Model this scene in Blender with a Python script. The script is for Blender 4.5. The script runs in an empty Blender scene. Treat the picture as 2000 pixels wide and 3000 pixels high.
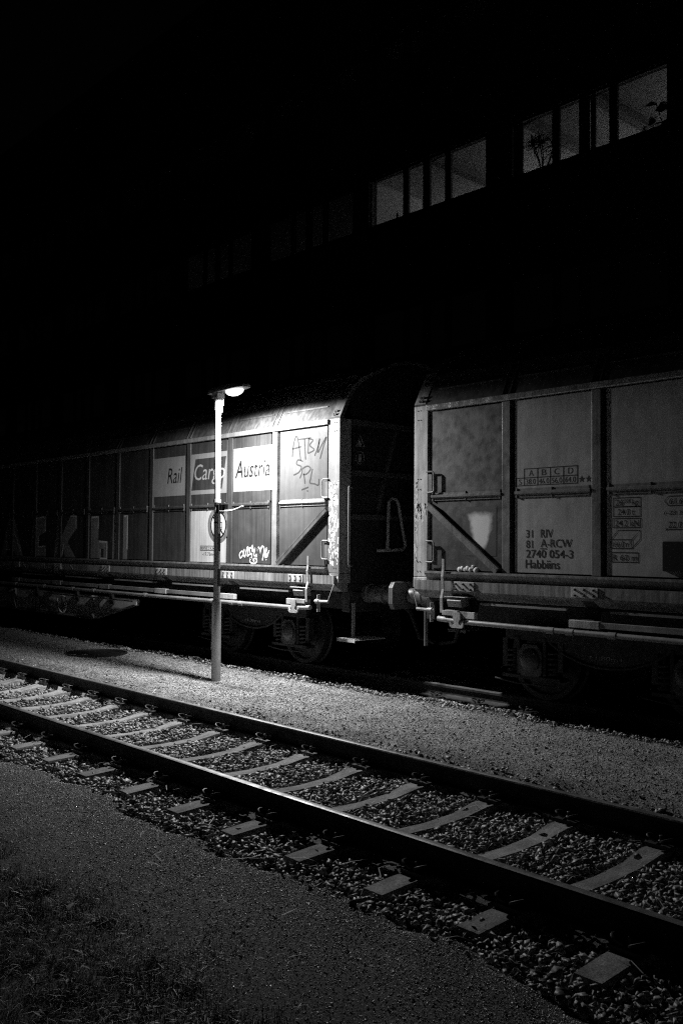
import bpy, bmesh, math, random
import numpy as np
from mathutils import Vector, Matrix

random.seed(7)
RNG = np.random.default_rng(11)
S = bpy.context.scene
COL = S.collection
PI = math.pi

# ------------------------------------------------------------------ camera, sky, exposure
F_PX, YAW, PITCH, ROLL, CAM_H = 2739.14, 0.832358, 0.0343196, 0.0079964, 1.85666
def camera():
    cy, sy, cp, sp, cr, sr = (math.cos(YAW), math.sin(YAW), math.cos(PITCH), math.sin(PITCH), math.cos(ROLL), math.sin(ROLL))
    f0 = Vector((-sy, cy, 0)); r0 = Vector((cy, sy, 0)); u0 = Vector((0, 0, 1))
    f = f0 * cp + u0 * sp; u1 = u0 * cp - f0 * sp
    r = r0 * cr + u1 * sr; u = u1 * cr - r0 * sr
    cd = bpy.data.cameras.new('camera'); co = bpy.data.objects.new('camera', cd); COL.objects.link(co)
    m = Matrix.Identity(4)
    for i in range(3):
        m[i][0], m[i][1], m[i][2] = r[i], u[i], -f[i]
    m[2][3] = CAM_H
    co.matrix_world = m
    cd.sensor_fit = 'VERTICAL'; cd.sensor_height = 36.0; cd.lens = 36.0 * F_PX / 3000.0
    cd.clip_start = 0.05; cd.clip_end = 2000
    S.camera = co
camera()

W = bpy.data.worlds.new('World'); S.world = W; W.use_nodes = True
wn = W.node_tree; bg = wn.nodes['Background']
sky = wn.nodes.new('ShaderNodeTexSky'); sky.sky_type = 'NISHITA'; sky.sun_disc = False
sky.sun_elevation = math.radians(-4); sky.sun_rotation = math.radians(200)
bw = wn.nodes.new('ShaderNodeRGBToBW')
wn.links.new(sky.outputs[0], bw.inputs[0]); wn.links.new(bw.outputs[0], bg.inputs[0])
SKY_STRENGTH = 0.02
bg.inputs[1].default_value = SKY_STRENGTH

S.view_settings.view_transform = 'Standard'; S.view_settings.look = 'None'
S.view_settings.gamma = 1.0; S.view_settings.use_curve_mapping = False
S.view_settings.exposure = 0.0
LAMP_POWER = 1480.0       # watts of the street lamp
LENS_GLOW = 3.0
ROOM_POWER = 26.0
S.render.engine = 'CYCLES'
S.cycles.use_denoising = False
S.cycles.max_bounces = 5; S.cycles.diffuse_bounces = 3; S.cycles.glossy_bounces = 3
S.cycles.transparent_max_bounces = 12; S.cycles.volume_bounces = 0
S.cycles.sample_clamp_indirect = .4
S.cycles.caustics_reflective = False; S.cycles.caustics_refractive = False
S.cycles.filter_width = 1.2

# ------------------------------------------------------------------ materials (all neutral greys: the photograph is black and white)
MATS = {}
def nt(name):
    m = bpy.data.materials.new(name); m.use_nodes = True
    return m, m.node_tree, m.node_tree.nodes['Principled BSDF']
def grey(v): return (v, v, v, 1)
def noise(t, vec, scale, detail=4, rough=0.6):
    n = t.nodes.new('ShaderNodeTexNoise'); n.inputs['Scale'].default_value = scale
    n.inputs['Detail'].default_value = detail; n.inputs['Roughness'].default_value = rough
    t.links.new(vec, n.inputs['Vector']); return n.outputs['Fac']
def mapped(t, sc, src='pos'):
    if src == 'pos':
        g = t.nodes.new('ShaderNodeNewGeometry').outputs['Position']
    else:
        g = t.nodes.new('ShaderNodeTexCoord').outputs['Object']
    mp = t.nodes.new('ShaderNodeMapping'); mp.inputs['Scale'].default_value = sc
    t.links.new(g, mp.inputs['Vector']); return mp.outputs['Vector']
def ramp(t, fac, lo, hi, a, b):
    r = t.nodes.new('ShaderNodeMapRange'); r.inputs['From Min'].default_value = lo; r.inputs['From Max'].default_value = hi
    r.inputs['To Min'].default_value = a; r.inputs['To Max'].default_value = b; r.clamp = True
    t.links.new(fac, r.inputs['Value']); return r.outputs['Result']
def mul(t, a, b):
    m = t.nodes.new('ShaderNodeMath'); m.operation = 'MULTIPLY'
    for i, x in enumerate((a, b)):
        if isinstance(x, (int, float)): m.inputs[i].default_value = x
        else: t.links.new(x, m.inputs[i])
    return m.outputs[0]
def op(t, kind, a, b=0.0):
    m = t.nodes.new('ShaderNodeMath'); m.operation = kind
    for i, x in enumerate((a, b)):
        if isinstance(x, (int, float)): m.inputs[i].default_value = x
        else: t.links.new(x, m.inputs[i])
    return m.outputs[0]
def bump(t, p, h, strength, dist):
    b = t.nodes.new('ShaderNodeBump'); b.inputs['Strength'].default_value = strength; b.inputs['Distance'].default_value = dist
    t.links.new(h, b.inputs['Height']); t.links.new(b.outputs[0], p.inputs['Normal'])

def paint(name, v, rough=0.5, streak=0.35, blotch=0.25, speck=0.25, spec=0.35, bumpy=0.15, metal=0.0):
    """weathered paint: vertical run-off streaks, blotches, chipped specks"""
    if name in MATS: return MATS[name]
    m, t, p = nt(name)
    s = ramp(t, noise(t, mapped(t, (22, 22, 0.9)), 1.0, 5), .35, .7, 1 - streak, 1 + streak * .5)
    b = ramp(t, noise(t, mapped(t, (1, 1, 1)), 2.3, 6), .3, .7, 1 - blotch, 1 + blotch)
    k = ramp(t, noise(t, mapped(t, (1, 1, 1)), 38, 3), .62, .72, 1, 1 - speck)
    c = mul(t, mul(t, mul(t, s, b), k), v)
    t.links.new(c, p.inputs['Base Color'])
    t.links.new(ramp(t, noise(t, mapped(t, (1, 1, 1)), 9, 5), .3, .7, rough - .12, rough + .15), p.inputs['Roughness'])
    p.inputs['Specular IOR Level'].default_value = spec; p.inputs['Metallic'].default_value = metal
    if bumpy: bump(t, p, op(t, 'ADD', noise(t, mapped(t, (1, 1, 1)), 55, 4), mul(t, noise(t, mapped(t, (1, 1, 1)), 3.2, 2), 7.0)), min(1, bumpy * 2.2), .004)
    MATS[name] = m; return m
def flat(name, v, rough=0.6, spec=0.3, metal=0.0):
    if name in MATS: return MATS[name]
    m, t, p = nt(name)
    b = ramp(t, noise(t, mapped(t, (1, 1, 1)), 14, 4), .3, .7, v * .8, v * 1.15)
    t.links.new(b, p.inputs['Base Color'])
    p.inputs['Roughness'].default_value = rough; p.inputs['Specular IOR Level'].default_value = spec; p.inputs['Metallic'].default_value = metal
    MATS[name] = m; return m
def emit(name, v):
    m = bpy.data.materials.new(name); m.use_nodes = True; t = m.node_tree; t.nodes.clear()
    e = t.nodes.new('ShaderNodeEmission'); e.inputs[0].default_value = (1, 1, 1, 1); e.inputs[1].default_value = v
    o = t.nodes.new('ShaderNodeOutputMaterial'); t.links.new(e.outputs[0], o.inputs[0]); MATS[name] = m; return m
def stone_mat(name, lo, hi, rough=.6, spec=.4, sc=60):
    m, t, p = nt(name)
    g = t.nodes.new('ShaderNodeNewGeometry')
    base = ramp(t, g.outputs['Random Per Island'], 0, 1, lo, hi)
    n = ramp(t, noise(t, mapped(t, (1, 1, 1)), sc, 4), .3, .7, .7, 1.25)
    t.links.new(mul(t, base, n), p.inputs['Base Color'])
    p.inputs['Roughness'].default_value = rough; p.inputs['Specular IOR Level'].default_value = spec
    bump(t, p, noise(t, mapped(t, (1, 1, 1)), sc * 2, 3), .35, .004)
    MATS[name] = m; return m
def glass(name, fac=.1):
    m = bpy.data.materials.new(name); m.use_nodes = True; t = m.node_tree; t.nodes.clear()
    a = t.nodes.new('ShaderNodeBsdfTransparent'); a.inputs[0].default_value = grey(.85)
    b = t.nodes.new('ShaderNodeBsdfGlossy'); b.inputs['Roughness'].default_value = .05
    x = t.nodes.new('ShaderNodeMixShader'); x.inputs[0].default_value = fac
    o = t.nodes.new('ShaderNodeOutputMaterial')
    t.links.new(a.outputs[0], x.inputs[1]); t.links.new(b.outputs[0], x.inputs[2]); t.links.new(x.outputs[0], o.inputs[0])
    MATS[name] = m; return m

def ground_material():
    m, t, p = nt('ground_gravel')
    pos = t.nodes.new('ShaderNodeNewGeometry').outputs['Position']
    sep = t.nodes.new('ShaderNodeSeparateXYZ'); t.links.new(pos, sep.inputs[0])
    wob = op(t, 'MULTIPLY', op(t, 'SUBTRACT', noise(t, mapped(t, (1, 1, 1)), 1.6, 5), .5), .9)
    y = op(t, 'ADD', sep.outputs['Y'], wob)
    fine = noise(t, mapped(t, (1, 1, 1)), 120, 3, .7)
    mid = noise(t, mapped(t, (1, 1, 1)), 38, 4, .7)
    broad = ramp(t, noise(t, mapped(t, (1, 1, 1)), 2.2, 7, .7), .3, .7, .5, 1.4)
    grit = ramp(t, fine, .42, .62, .15, 2.0)
    # soil where y is small (verge), grit on the path, pale sandy gravel between the tracks
    verge = ramp(t, y, 2.1, 2.6, 0, 1)
    strip = mul(t, ramp(t, y, 6.0, 6.5, 0, 1), ramp(t, y, 8.0, 8.35, 1, 0))
    a = op(t, 'ADD', mul(t, verge, .08), .05)
    a = op(t, 'ADD', a, mul(t, strip, .22))
    c = mul(t, mul(t, mul(t, a, grit), broad), ramp(t, mid, .36, .64, .35, 1.6))
    t.links.new(c, p.inputs['Base Color'])
    p.inputs['Roughness'].default_value = .75; p.inputs['Specular IOR Level'].default_value = .3
    bump(t, p, op(t, 'ADD', fine, mid), .9, .012)
    MATS['ground'] = m; return m
ground_material()

def concrete(name, v):
    m, t, p = nt(name)
    a = ramp(t, noise(t, mapped(t, (1, 1, 1)), 7, 6), .3, .7, .75, 1.2)
    b = ramp(t, noise(t, mapped(t, (1, 1, 1)), 85, 4, .75), .36, .64, .55, 1.35)
    sp = ramp(t, noise(t, mapped(t, (1, 1, 1)), 60, 2), .68, .72, 1, 1.7)
    st = ramp(t, noise(t, mapped(t, (3, 1, 1)), 3.5, 6, .7), .42, .7, 1.0, .45)
    per = ramp(t, t.nodes.new('ShaderNodeObjectInfo').outputs['Random'], 0, 1, .72, 1.12)
    t.links.new(mul(t, mul(t, mul(t, mul(t, mul(t, a, b), sp), v), st), per), p.inputs['Base Color'])
    p.inputs['Roughness'].default_value = .85; p.inputs['Specular IOR Level'].default_value = .2
    bump(t, p, noise(t, mapped(t, (1, 1, 1)), 110, 4), .5, .006)
    MATS[name] = m; return m

# ------------------------------------------------------------------ mesh helpers
LOC = {}
class MB:
    def __init__(s): s.v = []; s.f = []; s.m = []
    def add(s, v, f, mi=0):
        o = len(s.v); s.v += [tuple(x) for x in v]; s.f += [tuple(i + o for i in q) for q in f]; s.m += [mi] * len(f); return s
    def box(s, x0, x1, y0, y1, z0, z1, mi=0):
        if x0 > x1: x0, x1 = x1, x0
        v = [(x, y, z) for z in (z0, z1) for y in (y0, y1) for x in (x0, x1)]
        return s.add(v, [(0, 2, 3, 1), (4, 5, 7, 6), (0, 1, 5, 4), (2, 6, 7, 3), (0, 4, 6, 2), (1, 3, 7, 5)], mi)
    def obox(s, p0, p1, w, h, up=(0, 0, 1), mi=0):
        p0, p1 = Vector(p0), Vector(p1); d = (p1 - p0).normalized(); a = d.cross(Vector(up)).normalized(); b = a.cross(d)
        a *= w / 2; b *= h / 2
        v = [q + i * a + j * b for q in (p0, p1) for (i, j) in ((-1, -1), (1, -1), (1, 1), (-1, 1))]
        return s.add(v, [(3, 2, 1, 0), (4, 5, 6, 7), (0, 1, 5, 4), (1, 2, 6, 5), (2, 3, 7, 6), (3, 0, 4, 7)], mi)
    def tube(s, pts, r, n=8, mi=0, cap=True):
        pts = [Vector(p) for p in pts]; rings = []; ref = None
        rr = r if isinstance(r, (list, tuple)) else [r] * len(pts)
        for i, p in enumerate(pts):
            d = (pts[min(i + 1, len(pts) - 1)] - pts[max(i - 1, 0)]).normalized()
            if ref is None: ref = Vector((0, 0, 1)) if abs(d.z) < .9 else Vector((1, 0, 0))
            a = (ref - d * ref.dot(d)).normalized(); ref = a; b = d.cross(a)
            rings.append([p + (a * math.cos(2 * PI * k / n) + b * math.sin(2 * PI * k / n)) * rr[i] for k in range(n)])
        v = [q for g in rings for q in g]
        f = [(i * n + k, i * n + (k + 1) % n, (i + 1) * n + (k + 1) % n, (i + 1) * n + k) for i in range(len(pts) - 1) for k in range(n)]
        if cap: f += [tuple(range(n))[::-1], tuple(range((len(pts) - 1) * n, len(pts) * n))]
        return s.add(v, f, mi)
    def prism(s, poly, x0, x1, mi=0, cap=True):
        """poly of (y, z) extruded along x"""
        n = len(poly); v = [(x, y, z) for x in (x0, x1) for y, z in poly]
        f = [(k, (k + 1) % n, n + (k + 1) % n, n + k) for k in range(n)]
        if cap: f += [tuple(range(n))[::-1], tuple(range(n, 2 * n))]
        return s.add(v, f, mi)
    def prismy(s, poly, y0, y1, mi=0):
        """poly of (x, z) extruded along y"""
        n = len(poly); v = [(x, y, z) for y in (y0, y1) for x, z in poly]
        f = [(k, (k + 1) % n, n + (k + 1) % n, n + k)[::-1] for k in range(n)] + [tuple(range(n)), tuple(range(n, 2 * n))[::-1]]
        return s.add(v, f, mi)
    def lathe(s, prof, c, axis='y', n=28, mi=0):
        """prof of (r, t) turned round an axis through c"""
        v = []
        for r, tt in prof:
            for k in range(n):
                a, b = r * math.cos(2 * PI * k / n), r * math.sin(2 * PI * k / n)
                v.append({'y': (c[0] + a, c[1] + tt, c[2] + b), 'z': (c[0] + a, c[1] + b, c[2] + tt), 'x': (c[0] + tt, c[1] + a, c[2] + b)}[axis])
        f = [(i * n + k, i * n + (k + 1) % n, (i + 1) * n + (k + 1) % n, (i + 1) * n + k) for i in range(len(prof) - 1) for k in range(n)]
        f += [tuple(range(n))[::-1], tuple(range((len(prof) - 1) * n, len(prof) * n))]
        return s.add(v, f, mi)
    def ribbon(s, pts, w, y, mi=0):
        """a flat painted stroke of (x, z) points lying on the plane y"""
        P = [Vector((a, b)) for a, b in pts]; L = []
        for i, p in enumerate(P):
            d = P[min(i + 1, len(P) - 1)] - P[max(i - 1, 0)]
            d = d.normalized() if d.length > 1e-9 else Vector((1, 0)); q = Vector((-d.y, d.x)) * w / 2
            L.append((p + q, p - q))
        v = [(q.x, y, q.y) for ab in L for q in ab]
        return s.add(v, [(2 * i, 2 * i + 1, 2 * i + 3, 2 * i + 2) for i in range(len(P) - 1)], mi)
    def poly(s, pts, y, mi=0):
        return s.add([(a, y, b) for a, b in pts], [tuple(range(len(pts)))], mi)
    def mesh(s, name, mats, off=(0, 0, 0), smooth=False):
        me = bpy.data.meshes.new(name)
        me.from_pydata([(a - off[0], b - off[1], c - off[2]) for a, b, c in s.v], [], s.f)
        for m in (mats if isinstance(mats, (list, tuple)) else [mats]): me.materials.append(m)
        if isinstance(mats, (list, tuple)) and len(mats) > 1: me.polygons.foreach_set('material_index', s.m)
        bm = bmesh.new(); bm.from_mesh(me); bmesh.ops.recalc_face_normals(bm, faces=bm.faces); bm.to_mesh(me); bm.free()
        if smooth:
            me.polygons.foreach_set('use_smooth', [True] * len(me.polygons)); me.set_sharp_from_angle(angle=math.radians(40))
        me.update(); return me
    def build(s, name, mats, parent=None, smooth=False, bevel=0):
        off = LOC.get(parent.name, (0, 0, 0)) if parent else (0, 0, 0)
        o = link(name, s.mesh(name, mats, off, smooth), parent)
        if bevel:
            b = o.modifiers.new('Bevel', 'BEVEL'); b.width = bevel; b.segments = 2; b.limit_method = 'ANGLE'; b.angle_limit = math.radians(40)
        return o
def link(name, me, parent=None, loc=None):
    o = bpy.data.objects.new(name, me); COL.objects.link(o)
    if parent: o.parent = parent; LOC[o.name] = LOC.get(parent.name, (0, 0, 0))
    if loc: o.location = loc
    return o
def tag(o, label=None, cat=None, group=None, kind=None):
    if label: o['label'] = label
    if cat: o['category'] = cat
    if group: o['group'] = group
    if kind: o['kind'] = kind
    return o
def thing(name, loc, label, cat, group=None):
    o = bpy.data.objects.new(name, None); COL.objects.link(o); o.location = loc; o.empty_display_size = .2
    LOC[o.name] = tuple(loc); return tag(o, label, cat, group)
def np_mesh(name, V, Fc, mat, k):
    """many small faces at once: V (n,3), Fc (m,k)"""
    me = bpy.data.meshes.new(name); me.vertices.add(len(V)); me.vertices.foreach_set('co', V.astype(np.float32).ravel())
    me.loops.add(Fc.size); me.loops.foreach_set('vertex_index', Fc.astype(np.int32).ravel())
    me.polygons.add(len(Fc)); me.polygons.foreach_set('loop_start', np.arange(0, Fc.size, k, dtype=np.int32))
    me.materials.append(mat); me.update(calc_edges=True); return me
def text_mesh(s, x0, x1, z0, z1, y, shear=0.0, bold=0.0):
    """lettering set flat on the plane y, facing the camera side (-y), fitted to a rectangle in metres"""
    c = bpy.data.curves.new('lettering', 'FONT'); c.body = s; c.shear = shear; c.offset = bold; c.resolution_u = 3
    o = bpy.data.objects.new('lettering', c); COL.objects.link(o)
    me = bpy.data.meshes.new_from_object(o.evaluated_get(bpy.context.evaluated_depsgraph_get()))
    bpy.data.objects.remove(o); bpy.data.curves.remove(c)
    V = np.zeros(len(me.vertices) * 3); me.vertices.foreach_get('co', V); V = V.reshape(-1, 3)
    lo, hi = V.min(0), V.max(0)
    X = x0 + (V[:, 0] - lo[0]) / (hi[0] - lo[0]) * (x1 - x0); Z = z0 + (V[:, 1] - lo[1]) / (hi[1] - lo[1]) * (z1 - z0)
    mb = MB(); mb.add([(a, y, b) for a, b in zip(X, Z)], [tuple(p.vertices) for p in me.polygons]); bpy.data.meshes.remove(me)
    return mb
def frame_rect(mb, x0, x1, z0, z1, w, y):
    for a in (((x0, z0), (x1, z0)), ((x1, z0), (x1, z1)), ((x1, z1), (x0, z1)), ((x0, z1), (x0, z0))):
        (ax, az), (bx, bz) = a; e = w / 2 if az == bz else -w / 2
        if az == bz: sx = 1 if bx > ax else -1; mb.ribbon([(ax - e * sx, az), (bx + e * sx, bz)], w, y)
        else: sz = 1 if bz > az else -1; mb.ribbon([(ax, az - e * sz), (bx, bz + e * sz)], w, y)

# ------------------------------------------------------------------ ground
def smooth(a, b, x): t = np.clip((x - a) / (b - a), 0, 1); return t * t * (3 - 2 * t)
def wave(x, y):
    return (np.sin(x * 1.7 + 1.3 * np.sin(y * .9)) + np.sin(y * 2.3 + x * .7 + 1) + .6 * np.sin(x * 5.1 - y * 3.3) + .4 * np.sin(x * 9.7 + y * 7.1)) / 3
def edge(x): return .07 * np.sin(x * 2.1) + .05 * np.sin(x * 5.3 + 1) + .03 * np.sin(x * 11.7 + 2)
def gz(x, y):
    x = np.asarray(x, float); y = np.asarray(y, float); e = edge(x)
    path = -.02 + .012 * wave(x, y) - .02 * smooth(2.4, 1.2, y)
    bed = -.085 + .008 * wave(x * 2, y * 2)
    strip = .022 + .012 * wave(x * 1.3, y * 1.3)
    far = -.06 + .01 * wave(x, y)
    z = path + (bed - path) * smooth(3.28, 3.55, y + e)
    z = z + (strip - z) * smooth(5.92, 6.3, y + e)
    z = z + (far - z) * smooth(8.12, 8.5, y + e)
    return z + (.0 - z) * smooth(10.6, 11.2, y)
def make_ground():
    xs = np.concatenate([[-900, -300, -120, -60, -40, -30], np.arange(-24, 2.01, .1), [4, 8, 14, 25, 60, 200, 900]])
    ys = np.concatenate([[-900, -200, -60, -20, -8, -3, -1], np.arange(0, 11.6, .08), [13, 15.9, 30, 80, 300, 900]])
    X, Y = np.meshgrid(xs, ys); V = np.c_[X.ravel(), Y.ravel(), gz(X, Y).ravel()]
    nx, ny = len(xs), len(ys); i, j = np.meshgrid(np.arange(nx - 1), np.arange(ny - 1)); a = (j * nx + i).ravel()
    me = np_mesh('ground', V, np.c_[a, a + 1, a + nx + 1, a + nx], MATS['ground'], 4)
    me.polygons.foreach_set('use_smooth', [True] * len(me.polygons))
    tag(link('ground', me), kind='structure')
make_ground()

# ------------------------------------------------------------------ railway tracks
concrete('sleeper_concrete', .45)
M_RAIL = paint('rail_rust', .045, .62, .3, .4, .3, .25, .4)
M_HEAD = paint('rail_head', .22, .46, .1, .4, .3, .5, .1, metal=.6)
M_CLIP = paint('clip_steel', .035, .5, .1, .4, .4, .4, .2)
RAIL_TOP = .16
RAIL = [(-.0625, 0), (.0625, 0), (.0625, .012), (.02, .026), (.0085, .045), (.0085, .112), (.033, .124), (.0345, .148), (.028, .157), (.012, .16), (-.012, .16), (-.028, .157), (-.0345, .148), (-.033, .124), (-.0085, .112), (-.0085, .045), (-.02, .026), (-.0625, .012)]
def rail_mesh(x0, x1):
    mb = MB(); n = len(RAIL); seg = 24
    xs = [x0 + (x1 - x0) * i / seg for i in range(seg + 1)]
    for i in range(seg):
        o = len(mb.v); mb.v += [(x, y, z) for x in (xs[i], xs[i + 1]) for y, z in RAIL]
        for k in range(n):
            mb.f.append((o + k, o + (k + 1) % n, o + n + (k + 1) % n, o + n + k)); mb.m.append(1 if 8 <= k <= 10 else 0)
    return mb.mesh('rail', [M_RAIL, M_HEAD])
def sleeper_mesh():
    prof = [(-1.22, -.045, .14), (-1.2, -.012, .14), (-.98, .0, .145), (-.52, .0, .145), (-.3, -.035, .12), (0, -.045, .115), (.3, -.035, .12), (.52, .0, .145), (.98, .0, .145), (1.2, -.012, .14), (1.22, -.045, .14)]
    sec = []
    for y, zt, w in prof:
        a = w / 2 + .012; sec.append([(-a - .03, y, -.2), (-a, y, zt - .014), (-a + .012, y, zt), (a - .012, y, zt), (a, y, zt - .014), (a + .03, y, -.2)])
    mb = MB(); n = 6; mb.v = [p for s in sec for p in s]
    for i in range(len(sec) - 1):
        for k in range(n): mb.f.append((i * n + k, i * n + (k + 1) % n, (i + 1) * n + (k + 1) % n, (i + 1) * n + k)); mb.m.append(0)
    mb.f += [tuple(range(n)), tuple(range(len(mb.v) - n, len(mb.v)))[::-1]]; mb.m += [0, 0]
    return mb.mesh('sleeper', MATS['sleeper_concrete'])
def clip_mesh(sg):
    """tension clamp: two sprung loops either side of a coach screw; sg = side away from the rail"""
    mb = MB()
    for s in (-1, 1):
        pts = []
        for k in range(15):
            a = -.5 + k / 14 * 4.6
            pts.append((s * (.045 + .034 * math.sin(a)), sg * (.012 - .045 * math.cos(a)), .026 + .026 * math.sin(a * .8) + .012))
        pts = [(s * .012, -sg * .03, .03)] + pts
        mb.tube(pts, .0075, 6)
    mb.lathe([(.02, .0), (.02, .03), (.013, .036), (.013, .06), (.008, .064)], (0, 0, .005), 'z', 8)
    mb.box(-.085, .085, sg * .02 - .03, sg * .02 + .03, -.004, .02)
    return mb.mesh('rail_clip', M_CLIP, smooth=True)
ME_RAIL = rail_mesh(-70, 30); ME_SLEEPER = sleeper_mesh(); ME_CLIP = {1: clip_mesh(1), -1: clip_mesh(-1)}
def track(yc, i0, i1, label, x0=-9.016, s=.66883):
    t = thing('railway_track', (0, yc, 0), label, 'railway track')
    for dy in (-.75, .75): link('rail', ME_RAIL, t, (0, dy, 0))
    for i in range(i0, i1):
        sl = link('sleeper', ME_SLEEPER, t, (x0 + i * s, 0, -.004 + random.uniform(-.003, .003)))
        sl.rotation_euler.z = random.uniform(-.012, .012)
        for dy in (-.75, .75):
            for sg in (-1, 1): link('rail_clip', ME_CLIP[sg], sl, (0, dy + sg * .1, .004))
TRACK_A, TRACK_B = 4.78, 9.42
track(TRACK_A, -18, 16, 'empty railway track with pale concrete sleepers in coarse ballast')
track(TRACK_B, -20, 14, 'railway track under the freight wagons, half buried in dark ballast')

# ------------------------------------------------------------------ loose stones and plants on the ground
def templates(n, npts, sx, sy, sz):
    out = []
    for _ in range(n):
        bm = bmesh.new()
        P = RNG.normal(size=(npts, 3)); P /= np.linalg.norm(P, axis=1)[:, None]; P *= RNG.uniform(.75, 1.1, (npts, 1)); P *= (sx, sy, sz)
        for q in P: bm.verts.new(q)
        r = bmesh.ops.convex_hull(bm, input=bm.verts)
        bmesh.ops.delete(bm, geom=[g for g in r['geom_interior'] if isinstance(g, bmesh.types.BMVert)], context='VERTS')
        bmesh.ops.triangulate(bm, faces=bm.faces); bm.verts.index_update()
        out.append((np.array([v.co[:] for v in bm.verts]), np.array([[v.index for v in f.verts] for f in bm.faces]))); bm.free()
    return out
def scatter(name, P, size, temps, mat, tilt=.5):
    """stones at P (n,3), one mesh"""
    n = len(P); kind = RNG.integers(0, len(temps), n); Vs, Fs, o = [], [], 0
    for k, (tv, tf) in enumerate(temps):
        idx = np.nonzero(kind == k)[0]
        if not len(idx): continue
        a = RNG.uniform(0, 2 * PI, len(idx)); b = RNG.normal(0, tilt, len(idx)); c = RNG.normal(0, tilt, len(idx))
        ca, sa, cb, sb, cc, sc = np.cos(a), np.sin(a), np.cos(b), np.sin(b), np.cos(c), np.sin(c); z = 0 * a; one = z + 1
        Rz = np.array([[ca, -sa, z], [sa, ca, z], [z, z, one]]).transpose(2, 0, 1)
        Rx = np.array([[one, z, z], [z, cb, -sb], [z, sb, cb]]).transpose(2, 0, 1)
        Ry = np.array([[cc, z, sc], [z, one, z], [-sc, z, cc]]).transpose(2, 0, 1)
        R = Rz @ Rx @ Ry
        V = np.einsum('nij,vj->nvi', R, tv) * size[idx][:, None, None] + P[idx][:, None, :]
        F = tf[None] + (np.arange(len(idx)) * len(tv))[:, None, None] + o
        Vs.append(V.reshape(-1, 3)); Fs.append(F.reshape(-1, 3)); o += V.shape[0] * V.shape[1]
    return link(name, np_mesh(name, np.concatenate(Vs), np.concatenate(Fs), mat, 3))
def off_track(x, y, yc):
    d = np.abs(y - yc); rail = np.abs(d - .75) < .085
    k = (x + 9.016) / .66883; sl = (np.abs(k - np.round(k)) * .66883 < .095) & (d < 1.02 + .2 * (.5 + .5 * np.sin(np.round(k) * 2.4 + np.sign(y - yc))) * RNG.random(len(x)) ** .4)
    return ~(rail | sl)
TS = templates(14, 9, 1, .72, .5); TP = templates(6, 6, 1, .75, .6)
stone_mat('ballast_stone', .05, .50, .5, .5); stone_mat('grit_stone', .12, .75, .38, .7, 120); stone_mat('pale_grit', .07, .47, .6, .4, 120)
def ballast():
    # coarse ballast of the empty track, two layers
    n = 46000
    x = RNG.uniform(-17, .5, n); x = np.where(RNG.random(n) < .45, RNG.uniform(-9, -1, n), x)
    y = RNG.uniform(3.36, 6.16, n)
    e = edge(x); fringe = ((y + e > 3.46) & (y + e < 6.08)) | (RNG.random(n) < .22)
    ok = off_track(x, y, TRACK_A) & fringe
    stray = (~off_track(x, y, TRACK_A)) & (RNG.random(n) < .012) & (np.abs(np.abs(y - TRACK_A) - .75) > .1)
    x, y = np.concatenate([x[ok], x[stray]]), np.concatenate([y[ok], y[stray]])
    s = RNG.uniform(.017, .037, len(x)) * (1 + .35 * (RNG.random(len(x)) < .08))
    z = np.maximum(gz(x, y), -.062) + s * .25 + RNG.uniform(-.012, .022, len(x))
    z[ok.sum():] = .012
    P = np.c_[x, y, z]
    tag(scatter('ballast', P, s, TS, MATS['ballast_stone']), 'coarse crushed stone ballast around the pale sleepers', 'ballast', kind='stuff')
    n = 15000
    x = RNG.uniform(-19, -1.5, n); y = 8.05 + np.abs(RNG.normal(0, .42, n)) - .05 * RNG.random(n); y = np.where(RNG.random(n) < .3, RNG.uniform(8.2, 10.7, n), y)
    ok = off_track(x, y, TRACK_B) & ((y + edge(x) > 8.16) | (RNG.random(n) < .3)); x, y = x[ok], y[ok]; s = RNG.uniform(.016, .034, len(x))
    tag(scatter('ballast', np.c_[x, y, gz(x, y) + s * .3 + RNG.uniform(0, .03, len(x))], s, TS, MATS['ballast_stone']), 'dark ballast along the rail under the freight wagons', 'ballast', kind='stuff')
ballast()
def pebbles():
    n = 80000; x = RNG.uniform(-21, -1.8, n); y = RNG.uniform(6.0, 8.3, n)
    keep = (((x + 14.1) / .56) ** 2 + ((y - 7.42) / .5) ** 2 > 1); x, y = x[keep], y[keep]
    s = RNG.uniform(.004, .014, len(x)) * (1 + 1.0 * (RNG.random(len(x)) < .05))
    tag(scatter('fine_gravel', np.c_[x, y, gz(x, y) + s * .3], s, TP, MATS['pale_grit']), 'pale trodden gravel strip between the two tracks', 'gravel', kind='stuff')
    n = 120000; x = RNG.uniform(-9.8, -1.4, n); y = 3.52 - np.abs(RNG.normal(0, .62, n)) ; y = np.where(y < 1.2, RNG.uniform(2.2, 3.5, n), y)
    s = RNG.uniform(.0025, .0065, len(x)) * (1 + .8 * (RNG.random(len(x)) < .06))
    tag(scatter('fine_gravel', np.c_[x, y, gz(x, y) + s * .3], s, TP, MATS['grit_stone']), 'dark fine gravel path beside the empty track', 'gravel', kind='stuff')
pebbles()

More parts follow.
